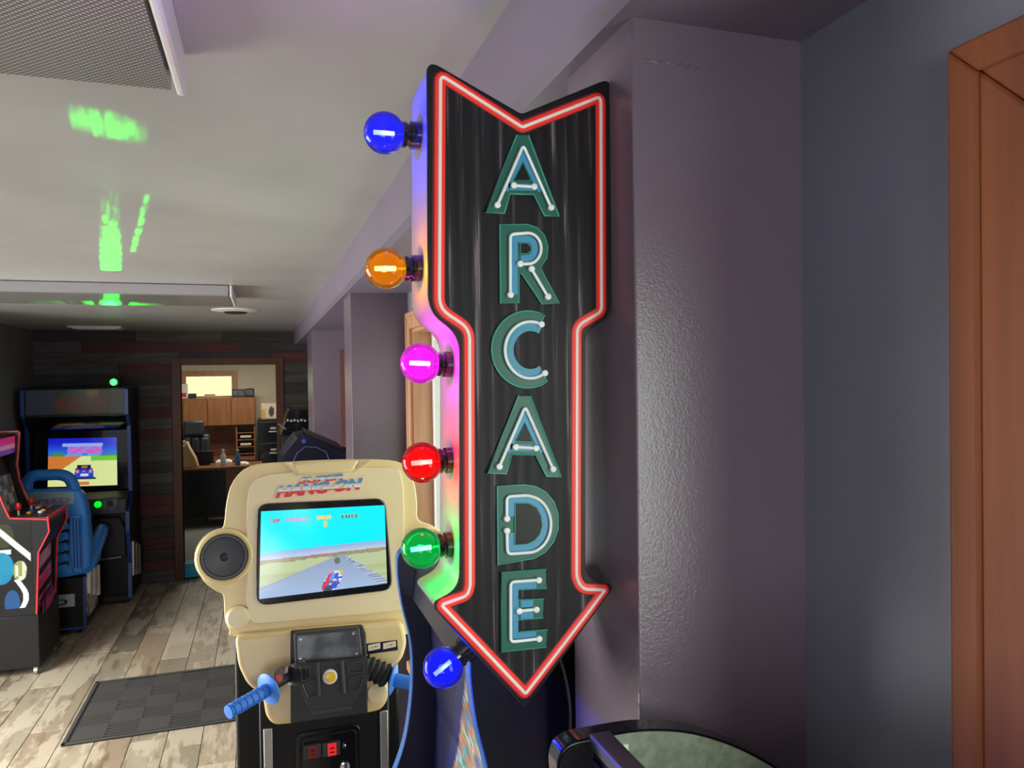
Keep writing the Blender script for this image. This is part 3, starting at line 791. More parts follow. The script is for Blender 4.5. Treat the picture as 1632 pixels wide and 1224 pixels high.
for q in ((499, 1126), (513, 1123), (541, 1119), (555, 1117)):
    w = P1.hit(*q, .095); obj('bolt', B().lathe(w, P1.n, [(0, .0095), (.004, .009), (.004, .005), (.008, .005), (.009, 0)], 12), 'rubber', fo)
w = P1.hit(526, 1078, .115)
yb = obj('start_button', B().lathe(w, P1.n, [(0, .0185), (.006, .0185), (.009, .015), (.009, 0)], 24), 'white', g1)
obj('button_cap', B().lathe(w+P1.n*.008, P1.n, [(0, .0135), (.006, .012), (.008, 0)], 20), 'yellow', yb)
# handlebars
def hp(px, py, d): return P1.hit(px, py, d)
lb = obj('handlebar', B().tube([hp(486, 1072, .09), hp(462, 1078, .10), hp(440, 1090, .12)], .012, 12), 'rubber', g1)
obj('bellows', B().tube([hp(478+4-k*2.6, 1072+k*.6, .088+.002*k) for k in range(9)], .02, 14, rads=[(.034, .029)[k % 2]-.0012*k for k in range(9)]), 'rubber', lb)
G0, G1 = hp(428, 1098, .135), hp(366, 1134, .20)
ax = (G1-G0).normalized()
pr = [(0, .014)]
ln = (G1-G0).length
for k in range(6):
    h = .008+(ln-.012)*k/6; q = (ln-.012)/6
    pr += [(h, .0168), (h+q*.82, .0172), (h+q*.84, .0150), (h+q*.97, .0150)]
pr += [(ln, .0175), (ln+.004, .0165), (ln+.005, 0)]
gr = obj('grip', B().lathe(G0, ax, pr, 18), 'blue_grip', g1); gr['label'] = 'ribbed blue rubber grip reaching toward the floor mat'
obj('flange', B().lathe(G0-ax*.002, ax, [(0, .040), (.004, .040), (.008, .030), (.008, 0)], 24), 'blue_grip', gr)
sb = B(); c_ = hp(437, 1084, .128)
sb.hexa([c_+ax*a+Vector((0, 0, z))+P1.n*n for a in (-.03, .0) for (z, n) in ((-.014, -.02), (.022, -.02), (.022, .02), (-.014, .02))])
sx = obj('switch_box', sb, 'dark_grey', g1, .003)
w = c_+P1.n*.019-ax*.012
obj('kill_switch', B().lathe(w+Vector((0, 0, .004)), P1.n, [(0, .010), (.006, .009), (.006, 0)], 10), 'red', sx)
rb_ = obj('handlebar', B().tube([hp(575, 1062, .09), hp(600, 1066, .085), hp(628, 1082, .09)], .012, 12), 'rubber', g1)
obj('bellows', B().tube([hp(580+k*4.2, 1060+k*2.0, .088) for k in range(10)], .02, 14, rads=[(.030, .024)[k % 2]+.0004*k for k in range(10)]), 'rubber', rb_)
R0, R1 = hp(626, 1083, .095), hp(668, 1092, .12); ax = (R1-R0).normalized()
gr = obj('grip', B().lathe(R0, ax, [(0, .015), (.01, .018), (.05, .018), (.052, .0155), (.1, .0175), (.104, 0)], 18), 'blue_grip', g1)
obj('flange', B().lathe(R0-ax*.002, ax, [(0, .040), (.004, .040), (.008, .030), (.008, 0)], 24), 'blue_grip', gr)
# instruction plate with two cards
pl_ = t2(UU([(584, 1026), (633, 1020), (634, 1036), (585, 1043)], .047))
ip = obj('instruction_plate', B().pprism(P1, pl_, .044, .047), 'navy', g1)
for (x0, x1, yy) in ((587, 606, 1032), (611, 631, 1029)):
    c0 = U(x0, yy+6, .048); c1 = U(x1, yy-6, .048)
    pic('card', (lambda u, v, c0=c0, c1=c1: P1.at(c0.x+(c1.x-c0.x)*u, c0.y+(c1.y-c0.y)*v+.003*u, .0475)), 14, 10,
        lambda u, v: (180, 90, 70) if (.15 < u < .85 and .35 < v < .65 and hsh(int(u*14), int(v*10)) > .35) else (222, 210, 185), 'print', ip)
# coin door on the pedestal
PC = Plane((o1.x, 2.075, .85), (1, 0, 0), (0, 0, 1))
def CU(px, py): return Vector(PC.uv(px, py))
q0 = CU(471, 1164); q1 = CU(574, 1152)
dr = rounded([Vector((q0.x, q1.y-.42)), Vector((q1.x, q1.y-.42)), Vector((q1.x, q1.y)), Vector((q0.x, q1.y))], .022, 5)
cdr = obj('coin_door', B().pprism(PC, t2(dr), 0, .006), 'gloss_black', g1, .003)
ri = [PC.at(p.x*1, p.y, .006) for p in rounded([Vector((q0.x+.012, q1.y-.41)), Vector((q1.x-.012, q1.y-.41)), Vector((q1.x-.012, q1.y-.014)), Vector((q0.x+.012, q1.y-.014))], .016, 5)]
obj('door_bead', B().tube(ri, .003, 6, closed=True), 'black', cdr)
for (x0, y0, x1, y1, mm) in ((483, 1180, 511, 1207, 'red_dim'), (513, 1176, 541, 1203, 'red_led')):
    a, c_ = CU(x0, y1), CU(x1, y0)
    f = obj('coin_slot', B().pprism(PC, [(a.x, a.y), (c_.x, a.y), (c_.x, c_.y), (a.x, c_.y)], .004, .018), 'dark_grey', cdr, .003)
    mx, my, hw, hh = (a.x+c_.x)/2+.002, (a.y+c_.y)/2, .0115, .017
    obj('coin_lamp', B().pprism(PC, [(mx-hw, my-hh), (mx+hw, my-hh), (mx+hw, my+hh), (mx-hw, my+hh)], .017, .021), mm, f) if False else None
    lm = obj('coin_lamp', B().pprism(PC, [(mx-hw, my-hh), (mx+hw, my-hh), (mx+hw, my+hh), (mx-hw, my+hh)], .017, .021), mm, cdr, .002)
    obj('slot_mark', B().pprism(PC, [(mx-.006, my+.003), (mx+.006, my+.003), (mx+.006, my+.006), (mx-.006, my+.006)], .021, .0215).pprism(PC, [(mx-.006, my-.008), (mx+.006, my-.008), (mx+.006, my-.005), (mx-.006, my-.005)], .021, .0215), 'gloss_black', lm)
for (px, py, r) in ((548, 1186, .005), (549, 1219, .013)):
    c_ = CU(px, py); obj('lock', B().lathe(PC.at(c_.x, c_.y, .006), PC.n, [(0, r), (.006, r), (.008, r*.6), (.008, 0)], 16), 'chrome', cdr)
obj('foot_base', B().box(o1.x-.24, o1.x+.24, 2.02, 2.72, 0, .03), 'black', g1, .006)

# ------------------------------------------------------------------ blue edged cabinet behind the sign
g2 = thing('arcade_cabinet', (.36, 1.05, 0), 'dark cabinet with blue lit edge trim and comic art, behind the arrow sign', 'arcade cabinet')
prof = [(.30, 1.605), (.238, 1.606), (.222, 1.602), (.213, 1.59), (.2125, 1.56), (.219, 1.51), (.2305, 1.46), (.235, 1.42), (.2345, 1.37), (.229, 1.32), (.219, 1.27), (.2, 1.22), (.165, 1.15), (.10, 1.06), (.085, 1.02), (.10, .96), (.2, .86), (.21, .7), (.21, .03), (.525, .03), (.525, 1.605)]
pp = spline(prof[1:18], 3, False)
pp = [(p.x, p.y) for p in pp]+[(.21, .03), (.525, .03), (.525, 1.606)]
front = [Vector(p) for p in pp[:-3]]
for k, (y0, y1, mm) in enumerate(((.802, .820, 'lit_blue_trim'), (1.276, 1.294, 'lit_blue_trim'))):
    sp = obj('side_panel', B().prism(pp, 'y', y0, y1), 'gloss_black' if k == 0 else 'navy', g2)
    e = B()
    for a, c_ in zip(front, front[1:]):
        d = (c_-a).normalized(); nrm = Vector((d.y, -d.x))
        if nrm.x > 0: nrm = -nrm
    pts = front
    o_ = []
    for i_, p in enumerate(pts):
        d = (pts[min(i_+1, len(pts)-1)]-pts[max(i_-1, 0)]).normalized(); nrm = Vector((-d.y, d.x))
        if i_ > 2 and nrm.x > 0: nrm = -nrm
        o_.append(p+(-Vector((d.y, -d.x)))*0+Vector((-abs(d.y), abs(d.x) if d.x < 0 and i_ < 9 else -abs(d.x)*.0))*.0017)
    for j in range(len(pts)-1):
        e.prism([tuple(pts[j]), tuple(pts[j+1]), tuple(o_[j+1]), tuple(o_[j])], 'y', y0-.0015, y1+.0015)
    obj('edge_trim', e, mm, sp)
obj('marquee_box', B().prism([(.245, 1.60), (.52, 1.60), (.52, 1.5), (.265, 1.5), (.235, 1.52)], 'y', .822, 1.274), 'navy', g2)
def comic(u, v):
    # u: away from the near panel 0..1, v: up
    e = .46-.42*(1-v)
    if u > .52-.0*v+.42*(1-v)-.10: return (8, 14, 60) if u > .62+.4*(1-v)-.1 else (16, 30, 95)
    q = hsh(int(u*17), int(v*22)); w = math.sin(u*23+v*9)+math.sin(v*31-u*11)
    pal = [(60, 150, 165), (190, 60, 60), (215, 140, 95), (40, 130, 90), (185, 200, 205), (120, 90, 170), (225, 190, 120), (70, 110, 170)]
    return mixc(pal[int((w+2)*2) % 8], pal[int(q*8)], .35)
BX0, BX1 = .252, .30
pic('bezel_art', lambda u, v: (BX0+.02*(1-abs(2*v-1)*.5), .822+.452*u, 1.17+.33*v), 60, 60, comic, 'print', g2)
obj('bezel_back', B().box(.275, .30, .822, 1.274, 1.1, 1.52), 'navy', g2)
obj('control_panel', B().prism([(.11, 1.06), (.25, 1.15), (.25, 1.0), (.12, 1.0)], 'y', .822, 1.274), 'black', g2)
obj('front_panel', B().box(.215, .235, .822, 1.274, .04, 1.0), 'black', g2)
obj('back_panel', B().box(.505, .52, .822, 1.274, .04, 1.60), 'black', g2)

# ------------------------------------------------------------------ black rimmed cabinet at the lower right
g3 = thing('arcade_cabinet', (.36, .33, 0), 'black rimmed cabinet with open greenish rounded top, in front of the near pillar', 'arcade cabinet')
Yn, Yf = .070, .575
tp = [(879, 1212), (880, 1196), (887, 1180), (902, 1170), (925, 1165), (952, 1160), (1006, 1152), (1064, 1153), (1110, 1162), (1160, 1180), (1210, 1207), (1245, 1232)]
cv = [onY(px, py, Yf) for px, py in tp]; cv = [Vector((p.x, p.z)) for p in cv]
cv = spline(cv, 4, False)
low = [(XR-.012, cv[-1].y-.02), (XR-.012, .02), (.225, .02), (.225, .9), (.15, .95), (.16, 1.02), (.26, 1.12), (.27, 1.4), (cv[0].x+.004, 1.53)]
loop = [(p.x, p.y) for p in cv]+low
for y0, y1 in ((Yf-.016, Yf), (Yn, Yn+.016)):
    s_ = obj('side_panel', B().prism(loop, 'y', y0, y1), 'green_grey', g3)
    e = B(); c2 = [Vector((.27, 1.4)), Vector((cv[0].x+.004, 1.53))]+cv
    for a, c_ in zip(c2, c2[1:]):
        d = (c_-a).normalized(); nr = Vector((-d.y, d.x))*.0022
        e.prism([tuple(a), tuple(c_), tuple(c_+nr), tuple(a+nr)], 'y', y0-.001, y1+.001)
    obj('edge_trim', e, 'gloss_black', s_)
# black fascia ahead of the marquee on the inner face, marquee rail and marquee
p0 = onY(945, 1171, Yf-.02); 
mx = p0.x; mz = p0.z
fb = [(p.x, p.y-.0015) for p in cv if p.x < mx+.001]+[(mx, mz-.02), (mx, 1.45), (cv[0].x+.01, 1.5)]
obj('fascia_inset', B().prism(fb, 'y', Yf-.019, Yf-.016), 'black', g3)
obj('marquee_rail', B().box(mx-.002, mx+.016, Yn+.016, Yf-.017, mz-.012, mz), 'dark_grey', g3, .0015)
mq = obj('marquee', B().box(mx+.001, mx+.008, Yn+.016, Yf-.018, mz-.16, mz-.012), 'navy', g3)
pic('marquee_art', lambda u, v: (mx-.0004, Yn+.03+(Yf-Yn-.05)*u, mz-.15+.13*v), 40, 20,
    lambda u, v: (170, 190, 220) if ((u*8) % 1 < .35 and .2 < v < .8) else (28, 44, 92), 'print', mq)
lp = onY(990, 1200, Yf-.017)
obj('paper_label', B().box(lp.x-.006, lp.x+.006, Yf-.0185, Yf-.016, lp.z-.007, lp.z+.007), 'paper', g3)
obj('back_panel', B().box(XR-.03, XR-.015, Yn+.016, Yf-.016, .03, 1.5), 'black', g3)
obj('lower_front', B().box(.23, .25, Yn+.016, Yf-.016, .03, .95), 'black', g3)

# ------------------------------------------------------------------ dark hooded cabinet behind the motorbike game
g4 = thing('arcade_cabinet', (.33, 4.45, 0), 'dark navy cabinet with sloping hood, just behind the cream motorbike game', 'arcade cabinet')
Y4 = 4.2
hd = [onY(px, py, Y4) for px, py in ((446, 737), (455, 722), (473, 699), (490, 695), (520, 708), (549, 721))]
hl = [(p.x, p.z) for p in hd]+[(XW-.01, hd[-1].z-.04), (XW-.01, .02), (.12, .02), (.12, .95), (.06, 1.0), (.07, 1.1)]
for y0, y1 in ((Y4, Y4+.02), (Y4+.5, Y4+.52)): 
    s_ = obj('side_panel', B().prism(hl, 'y', y0, y1), 'navy', g4)
obj('hood', B().prism([(hd[0].x+.03, hd[0].z-.02), (hd[2].x+.01, hd[2].z-.012), (hd[3].x, hd[3].z-.012), (hd[5].x, hd[5].z-.012), (XW-.012, hd[5].z-.2), (.2, 1.2)], 'y', Y4+.02, Y4+.5), 'gloss_black', g4)
obj('front_panel', B().box(.13, .15, Y4+.02, Y4+.5, .03, 1.0), 'black', g4)
ep = [Vector(p) for p in ((hd[3].x-.004, hd[3].z+.003), (hd[5].x+.004, hd[5].z+.003))]
obj('top_edge', B().prism([tuple(ep[0]), tuple(ep[1]), (ep[1].x, ep[1].y+.012), (ep[0].x, ep[0].y+.012)], 'y', Y4-.004, Y4+.522), 'black', g4)
hx = [onY(px, py, Y4-.001) for px, py in ((468, 735), (474, 722), (487, 712), (505, 713), (520, 720), (526, 736))]
obj('outline_art', B().tube(hx, .0035, 6), mat('slate_blue_line', (.06, .065, .14), .4), g4)
lp = onY(484, 703, Y4-.003)
obj('badge', B().lathe(lp, (0, -1, 0), [(0, .012), (.002, .012), (.002, 0)], 14), mat('blue_badge', (.03, .08, .5), .3), g4)

# black cabinet by the far doorway
g5 = thing('jukebox', (.36, 6.9, 0), 'black upright cabinet with row of shiny knobs, right of the far doorway', 'cabinet')
k0 = onY(443, 676, 6.7)
obj('body', B().box(k0.x+.02, XW-.02, 6.55, 7.3, .02, 1.42), 'black', g5, .012)
obj('sloped_top', B().prism([(k0.x+.02, 1.42), (XW-.02, 1.42), (XW-.02, 1.62), (k0.x+.09, 1.62)], 'y', 6.75, 7.3), 'gloss_black', g5, .006)
for k in range(6):
    p = onY(459+k*5.5, 670+(k % 2), 6.74)
    obj('knob', B().lathe(p, (0, -1, .3), [(0, .014), (.02, .012), (.024, 0)], 10), 'chrome', g5)
a, c_ = onY(444, 675, 6.5), onY(456, 684, 6.5)
obj('chrome_rail', B().tube([a, c_], .008, 8), 'chrome', g5)

# ------------------------------------------------------------------ red edged cabinet at the left edge
Y0, Y1 = 5.56, 6.04
g6 = thing('arcade_cabinet', (-1.62, 5.8, 0), 'black arcade cabinet with red edge trim, red joysticks and splashy side art', 'arcade cabinet')
def near(px, py): p = onY(px, py, Y0); return (p.x, p.z)
def far(px, py): p = onY(px, py, Y1); return (p.x, p.z)
upper = [far(31, 688), far(29, 712), far(26, 740), far(31, 765), far(40, 788)]
deck0 = near(20, 828)
lower = [near(75, 829), near(77, 847), near(60, 880), near(57, 979)]
xb = XL+.02
prof6 = [(xb, upper[0][1])]+upper+[(deck0[0]-.02, deck0[1]+.005)]+lower+[(xb, lower[-1][1])]
bz6 = lower[-1][1]
for y0, y1 in ((Y0, Y0+.016), (Y1-.016, Y1)):
    sp = obj('side_panel', B().prism(prof6, 'y', y0, y1), 'black', g6)
    e = B(); c2 = [Vector(p) for p in prof6[:-1]]
    for a, c_ in zip(c2, c2[1:]):
        d = (c_-a).normalized(); nr = Vector((-d.y, d.x))*.008
        e.prism([tuple(a), tuple(c_), tuple(c_+nr), tuple(a+nr)], 'y', y0-.003, y1+.003)
    obj('edge_trim', e, 'red_trim', sp)
x0a, x1a, z0a, z1a = xb, lower[-1][0], bz6, upper[0][1]
def inside(px_, pz_):
    P_ = prof6; r = False; j = len(P_)-1
    for i_ in range(len(P_)):
        if (P_[i_][1] > pz_) != (P_[j][1] > pz_) and px_ < (P_[j][0]-P_[i_][0])*(pz_-P_[i_][1])/(P_[j][1]-P_[i_][1])+P_[i_][0]: r = not r
        j = i_
    return r
A0, A1 = onY(-60, 979, Y0-.001), onY(58, 835, Y0-.001)
def side_art(u, v):
    # loose shapes: black ground, teal mass, white limb-like streaks, olive patch
    px, py = u, 1-v
    if (px-.56)**2/.030+(py-.52)**2/.035 < 1: return (18, 118, 152) if hsh(int(px*7), int(py*5)) > .18 else (16, 110, 150)
    if (px-.70)**2/.012+(py-.93)**2/.022 < 1: return (24, 70, 120)
    d1_ = abs(py-(.02+.62*(px-.45)*1.2)); 
    if d1_ < .045 and .45 < px < .98 : return (190, 190, 190)
    if abs(px-.80-.10*math.sin(py*9)) < .04 and py > .66: return (192, 192, 194)
    if (px-.82)**2/.010+(py-.56)**2/.014 < 1: return (175, 178, 165) if hsh(int(px*20), int(py*16)) > .4 else (120, 130, 70)
    if (px-.60)**2/.02+(py-.14)**2/.02 < 1: return (44, 44, 24)
    if abs(py-.33) < .025 and .5 < px < .7: return (190, 200, 205)
    if px < .47: return (20, 22, 26) if hsh(int(px*12), int(py*9)) > .3 else (120, 125, 130)
    return (9, 9, 11)
pic('side_art', lambda u, v: (A0.x+(x1a-.012-A0.x)*u, Y0-.0012, A0.z+.004+(deck0[1]-.03-A0.z)*v), 150, 150, side_art, 'print', g6)
obj('marquee', B().box(xb, far(22, 690)[0], Y0+.016, Y1-.016, far(22, 722)[1], upper[0][1]-.01), 'black', g6)
m0 = far(24, 720); m1 = far(24, 694)
pic('marquee_art', lambda u, v: (far(24, 700)[0]+.004, Y0+.02+(Y1-Y0-.04)*u, m0[1]+.0+(m1[1]-m0[1])*v), 24, 12,
    lambda u, v: (235, 60, 130) if v > .55 else ((235, 150, 160) if v > .3 else (120, 60, 150)), 'crt_dim', g6)
s0, s1 = far(12, 728), far(34, 812)
def game(u, v):
    if v > .86 and u > .3: return (60, 20, 230)
    q = hsh(int(u*9), int(v*11)); return [(70, 72, 60), (105, 105, 85), (48, 46, 46), (120, 118, 112), (80, 62, 52)][int(q*5)]
pic('screen', lambda u, v: (s1[0]+(s0[0]-s1[0])*v, Y0+.03+(Y1-Y0-.06)*u, s1[1]+(s0[1]-s1[1])*v), 30, 36, game, 'crt_dim', g6)
obj('screen_back', B().prism([(s1[0]-.004, s1[1]), (s0[0]-.004, s0[1]+.03), (s0[0]-.05, s0[1]+.03), (s1[0]-.05, s1[1])], 'y', Y0+.016, Y1-.016), 'black', g6)
zd = deck0[1]; xd0, xd1 = s1[0], lower[0][0]+.0
dk = B().prism([(xd0-.02, zd+.012), (xd1, zd+.0), (xd1, zd-.05), (xd0-.02, zd-.05)], 'y', Y0+.016, Y1-.016)
dko = obj('control_deck', dk, 'dark_grey', g6)
obj('deck_trim', B().box(xd1-.002, xd1+.008, Y0, Y1, zd-.02, zd+.004), 'red_trim', dko)
for k, (fx, fy) in enumerate(((.30, .24), (.36, .70))):
    p = Vector((xd0+(xd1-xd0)*fx, Y0+(Y1-Y0)*fy, zd+.008))
    js = obj('joystick', B().cyl(p, p+Vector((0, 0, .035)), .007, 8), 'white', g6)
    obj('ball_top', B().lathe(p+Vector((0, 0, .03)), (0, 0, 1), [(0, .010), (.015, .017), (.035, .017), (.05, .010), (.052, 0)], 12), 'red', js)
cols = ['yellow', 'white', 'blue_grip', 'yellow', 'white', 'red', 'yellow', 'blue_grip']
k = 0
for fy in (.42, .56, .84, .95):
    for fx in (.45, .70):
        p = Vector((xd0+(xd1-xd0)*fx, Y0+(Y1-Y0)*fy-.02, zd+.006))
        obj('button', B().lathe(p, (0, 0, 1), [(0, .016), (.008, .016), (.012, .011), (.012, 0)], 12), cols[k % 8], g6); k += 1
xf = lower[-1][0]
obj('front_panel', B().box(xf-.05, xf-.006, Y0+.016, Y1-.016, bz6, zd-.15), 'black', g6)
obj('upper_front', B().prism([(lower[1][0]-.01, lower[1][1]), (lower[1][0]-.01, zd-.03), (lower[1][0]-.06, zd-.03), (lower[2][0]-.05, lower[2][1]), (lower[2][0]-.006, lower[2][1])], 'y', Y0+.016, Y1-.016), 'black', g6)
z_lo, z_hi = onY(70, 968, 5.75).z, onY(70, 876, 5.75).z
for k, (c1_, c2_) in enumerate((((225, 70, 140), (235, 190, 210)), ((235, 40, 120), (230, 110, 160)), ((235, 170, 190), (225, 150, 185)))):
    za = z_lo+(z_hi-z_lo)*(k*.34)
    def stk(u, v, a=c1_, c=c2_, k=k): return a if (hsh(int(u*6+k*3), int(v*4)) > .45) else (c if u < .8 else (90, 150, 220))
    pic('front_sticker', lambda u, v, za=za: (xf-.004+.0, Y0+.05+.36*u, za+.085*v+.05*u), 14, 8, stk, 'print', g6)
# riser on casters
xr = near(63, 990)[0]
g7 = obj('riser', B().box(xb, xr, Y0-.01, Y1+.01, .055, bz6), 'black', g6, .006)
pic('riser_art', lambda u, v: (xr+.001, Y0+.07+.34*u, .36+.1*v+.05*u), 14, 8, lambda u, v: (200, 40, 130) if hsh(int(u*9), int(v*5)) > .5 else (30, 14, 30), 'print', g7)
for (cx, cy) in ((xr-.03, Y0+.025), (xr-.03, Y1-.03), (xb+.06, Y0+.03), (xb+.06, Y1-.03)):
    cs = obj('caster', B().box(cx-.012, cx+.012, cy-.018, cy+.018, .035, .056), 'steel', g6, .002)
    obj('wheel', B().cyl((cx-.01, cy, .0255), (cx+.01, cy, .0255), .025, 14), 'steel', cs)

# ------------------------------------------------------------------ racing cabinet in the far left corner
Yc, Yd = 7.08, 7.62
pL, pR = onY(33, 618, Yc), onY(203, 617, Yc)
xl, xr8, zt = pL.x, pR.x, (pL.z+pR.z)/2
g8 = thing('racing_cabinet', ((xl+xr8)/2, (Yc+Yd)/2, 0), 'tall black racing arcade cabinet with blue edges and lit car screen in the corner', 'arcade cabinet')
zz = lambda py, px=120: onY(px, py, Yc).z
sprof = [(Yd, .05), (Yd, zt), (Yc+.02, zt), (Yc, zt-.02), (Yc, zz(662)), (Yc+.1, zz(682)), (Yc+.13, zz(790)), (Yc-.05, zz(818)), (Yc-.06, zz(850)), (Yc+.03, zz(905)), (Yc, .05)]
for x0, x1 in ((xl, xl+.02), (xr8-.02, xr8)):
    sp = obj('side_panel', B().prism(sprof, 'x', x0, x1), 'black', g8)
    e = B(); c2 = [Vector(p) for p in sprof[1:]]
    for a, c_ in zip(c2, c2[1:]):
        d = (c_-a).normalized(); nr = Vector((d.y, -d.x))*-.012
        nr = Vector((-abs(nr.x), nr.y))
        e.prism([tuple(a), tuple(c_), tuple(c_+nr), tuple(a+nr)], 'x', x0-.004, x1+.004)
    obj('edge_trim', e, 'blue_trim', sp)
obj('carcass', B().box(xl+.02, xr8-.02, Yc+.2, Yd, .06, zt-.01), 'black', g8)
obj('marquee_box', B().box(xl+.02, xr8-.02, Yc+.012, Yc+.2, zz(664), zt-.012), 'black', g8)
def mqf(u, v):
    if .28 < u < .9 and .12 < v < .72 and hsh(int(u*26), int(v*5)) > .42: return (82, 36, 24)
    if .62 < u < .75 and v > .6: return (90, 84, 20)
    if u < .3: return (40, 48, 56)
    if u > .85: return (58, 62, 52)
    return (34, 46, 30) if v > .5 else (56, 44, 24)
pic('marquee_art', lambda u, v: (xl+.03+(xr8-xl-.06)*u, Yc+.010, zz(660)+(zt-.02-zz(660))*v), 40, 14, mqf, 'crt_dim', g8)
obj('visor', B().prism([(Yc+.0, zz(664)), (Yc+.2, zz(664)), (Yc+.2, zz(692)), (Yc+.09, zz(684))], 'x', xl+.02, xr8-.02), 'gloss_black', g8)
Ys_ = Yc+.16
def drive(u, v):
    if v > .62:
        if .28 < u < .78 and .68 < v < .82: return (200, 90, 190) if hsh(int(u*22), int(v*30)) > .4 else (150, 130, 220)
        if .2 < u < .8 and .82 < v < .9 and hsh(int(u*12), 2) > .3: return (140, 170, 235)
        if v < .74 and hsh(int(u*14), 7)*.12+.62 > v: return (60, 140, 60) if u < .25 or u > .75 else (90, 160, 220)
        return mixc((40, 110, 215), (24, 30, 190), ss(.66, .95, v))
    if .17 < v < .45:
        hw = .145-(v-.17)*.10 if v < .38 else .10
        if abs(u-.52) < hw:
            if v > .38: return (26, 24, 36) if abs(u-.52) > .045 or v > .42 else (150, 110, 70)
            if abs(u-.52) < .055 and .20 < v < .26: return (215, 220, 235)
            if abs(u-.52) < .03 and .29 < v < .33: return (225, 80, 110)
            if abs(abs(u-.52)-.095) < .022 and .27 < v < .34: return (235, 130, 120)
            return (30, 66, 200) if v < .34 else (20, 40, 130)
    if .36 < u < .70 and .14 < v < .18: return (35, 34, 36)
    if .42 < u < .62 and .03 < v < .10 and hsh(int(u*20), 1) > .35: return (205, 120, 70)
    if u < .48-(.62-v)*1.05: return mixc((205, 120, 50), (190, 110, 60), hsh(0, int(v*20)))
    if u > .62 and v > .52: return (110, 190, 60)
    return mixc((215, 222, 150), (205, 228, 150), v)
q00, q10, q01, q11 = onY(76, 776, Ys_), onY(187, 773, Ys_), onY(77, 699, Ys_), onY(186, 697, Ys_)
pic('screen', lambda u, v: (q00*(1-u)+q10*u)*(1-v)+(q01*(1-u)+q11*u)*v+Vector((0, -.012*(1-(2*u-1)**2), 0)), 80, 60, drive, 'crt', g8)
obj('screen_mask', B().box(xl+.02, xr8-.02, Ys_+.003, Ys_+.03, zz(800), zz(684)), 'gloss_black', g8)
da = zz(788); db = zz(822)
dsh = obj('dashboard', B().prism([(Yc+.12, da), (Yc-.03, da-.05), (Yc-.05, db), (Yc+.15, db)], 'x', xl+.02, xr8-.02), 'dark_grey', g8, .01)
wc = onY(112, 822, Yc-.17)
ring = [wc+Vector((.15*math.cos(a), .05*math.sin(a), .14*math.sin(a))) for a in (2*PI*k/28 for k in range(28))]
st = obj('steering_wheel', B().tube(ring, .016, 8, closed=True), 'rubber', g8)
for a in (.2, 2.9, 4.7): obj('spoke', B().tube([wc, wc+Vector((.15*math.cos(a), .05*math.sin(a), .14*math.sin(a)))], .012, 6), 'rubber', st)
obj('column', B().cyl(wc, wc+Vector((0, .18, -.03)), .035, 12), 'rubber', st)
gp = onY(156, 804, Yc-.06)
obj('lit_button', B().lathe(gp, (0, -1, .25), [(0, .028), (.012, .026), (.016, 0)], 16), 'green_button', g8)
kp = onY(176, 803, Yc-.055)
kq = obj('key_plate', B().box(kp.x-.055, kp.x+.055, kp.y-.006, kp.y+.02, kp.z-.055, kp.z+.055), 'instrument', g8, .004)
obj('key_knob', B().lathe(kp+Vector((0, -.006, 0)), (0, -1, 0), [(0, .022), (.02, .018), (.022, 0)], 12), 'rubber', kq)
obj('knee_panel', B().box(xl+.02, xr8-.02, Yc+.02, Yc+.2, .06, db), 'black', g8)
arch = [(xr8-.42, .40), (xr8-.40, zz(842)), (xr8-.30, zz(828)), (xr8-.08, zz(828)), (xr8-.03, zz(846)), (xr8-.03, .4)]
obj('pedal_arch', B().prism(arch, 'y', Yc-.02, Yc+.03), 'rubber', g8, .012)
obj('foot_rail', B().tube([(xr8-.45, Yc-.05, .13), (xr8-.44, Yc-.05, .36), (xr8-.40, Yc-.05, .39), (xr8-.06, Yc-.05, .41)], .011, 8), 'steel', g8)
obj('plinth', B().box(xl+.02, xr8-.02, Yc+.0, Yd, .03, .07), 'rubber', g8)
for k in range(3):
    obj('side_bracket', B().box(xr8, xr8+.02, Yc+.04+.16*k, Yc+.10+.16*k, .22-.03*k, .52-.05*k), 'steel', g8, .004)
for (fx, fy) in ((xl+.05, Yc+.06), (xr8-.05, Yc+.06), (xl+.05, Yd-.06), (xr8-.05, Yd-.06)):
    obj('foot', B().cyl((fx, fy, 0), (fx, fy, .035), .025, 12), 'rubber', g8)
# green laser box on top of the racing cabinet
lz = onY(181, 609, Yc+.12)
g9 = thing('laser_projector', (lz.x, lz.y, zt), 'small black laser box with bright green light, on top of the corner racing cabinet', 'laser light')
obj('case', B().box(lz.x-.045, lz.x+.045, lz.y, lz.y+.12, zt+.004, zt+.07), 'black', g9, .006)
for a in (-.03, .03): obj('foot', B().cyl((lz.x+a, lz.y+.06, zt), (lz.x+a, lz.y+.06, zt+.006), .01, 8), 'rubber', g9)
obj('aperture', B().lathe((lz.x, lz.y, lz.z), (0, -1, 0), [(0, .028), (.008, .026), (.016, .012), (.018, 0)], 14), 'green_led', g9)

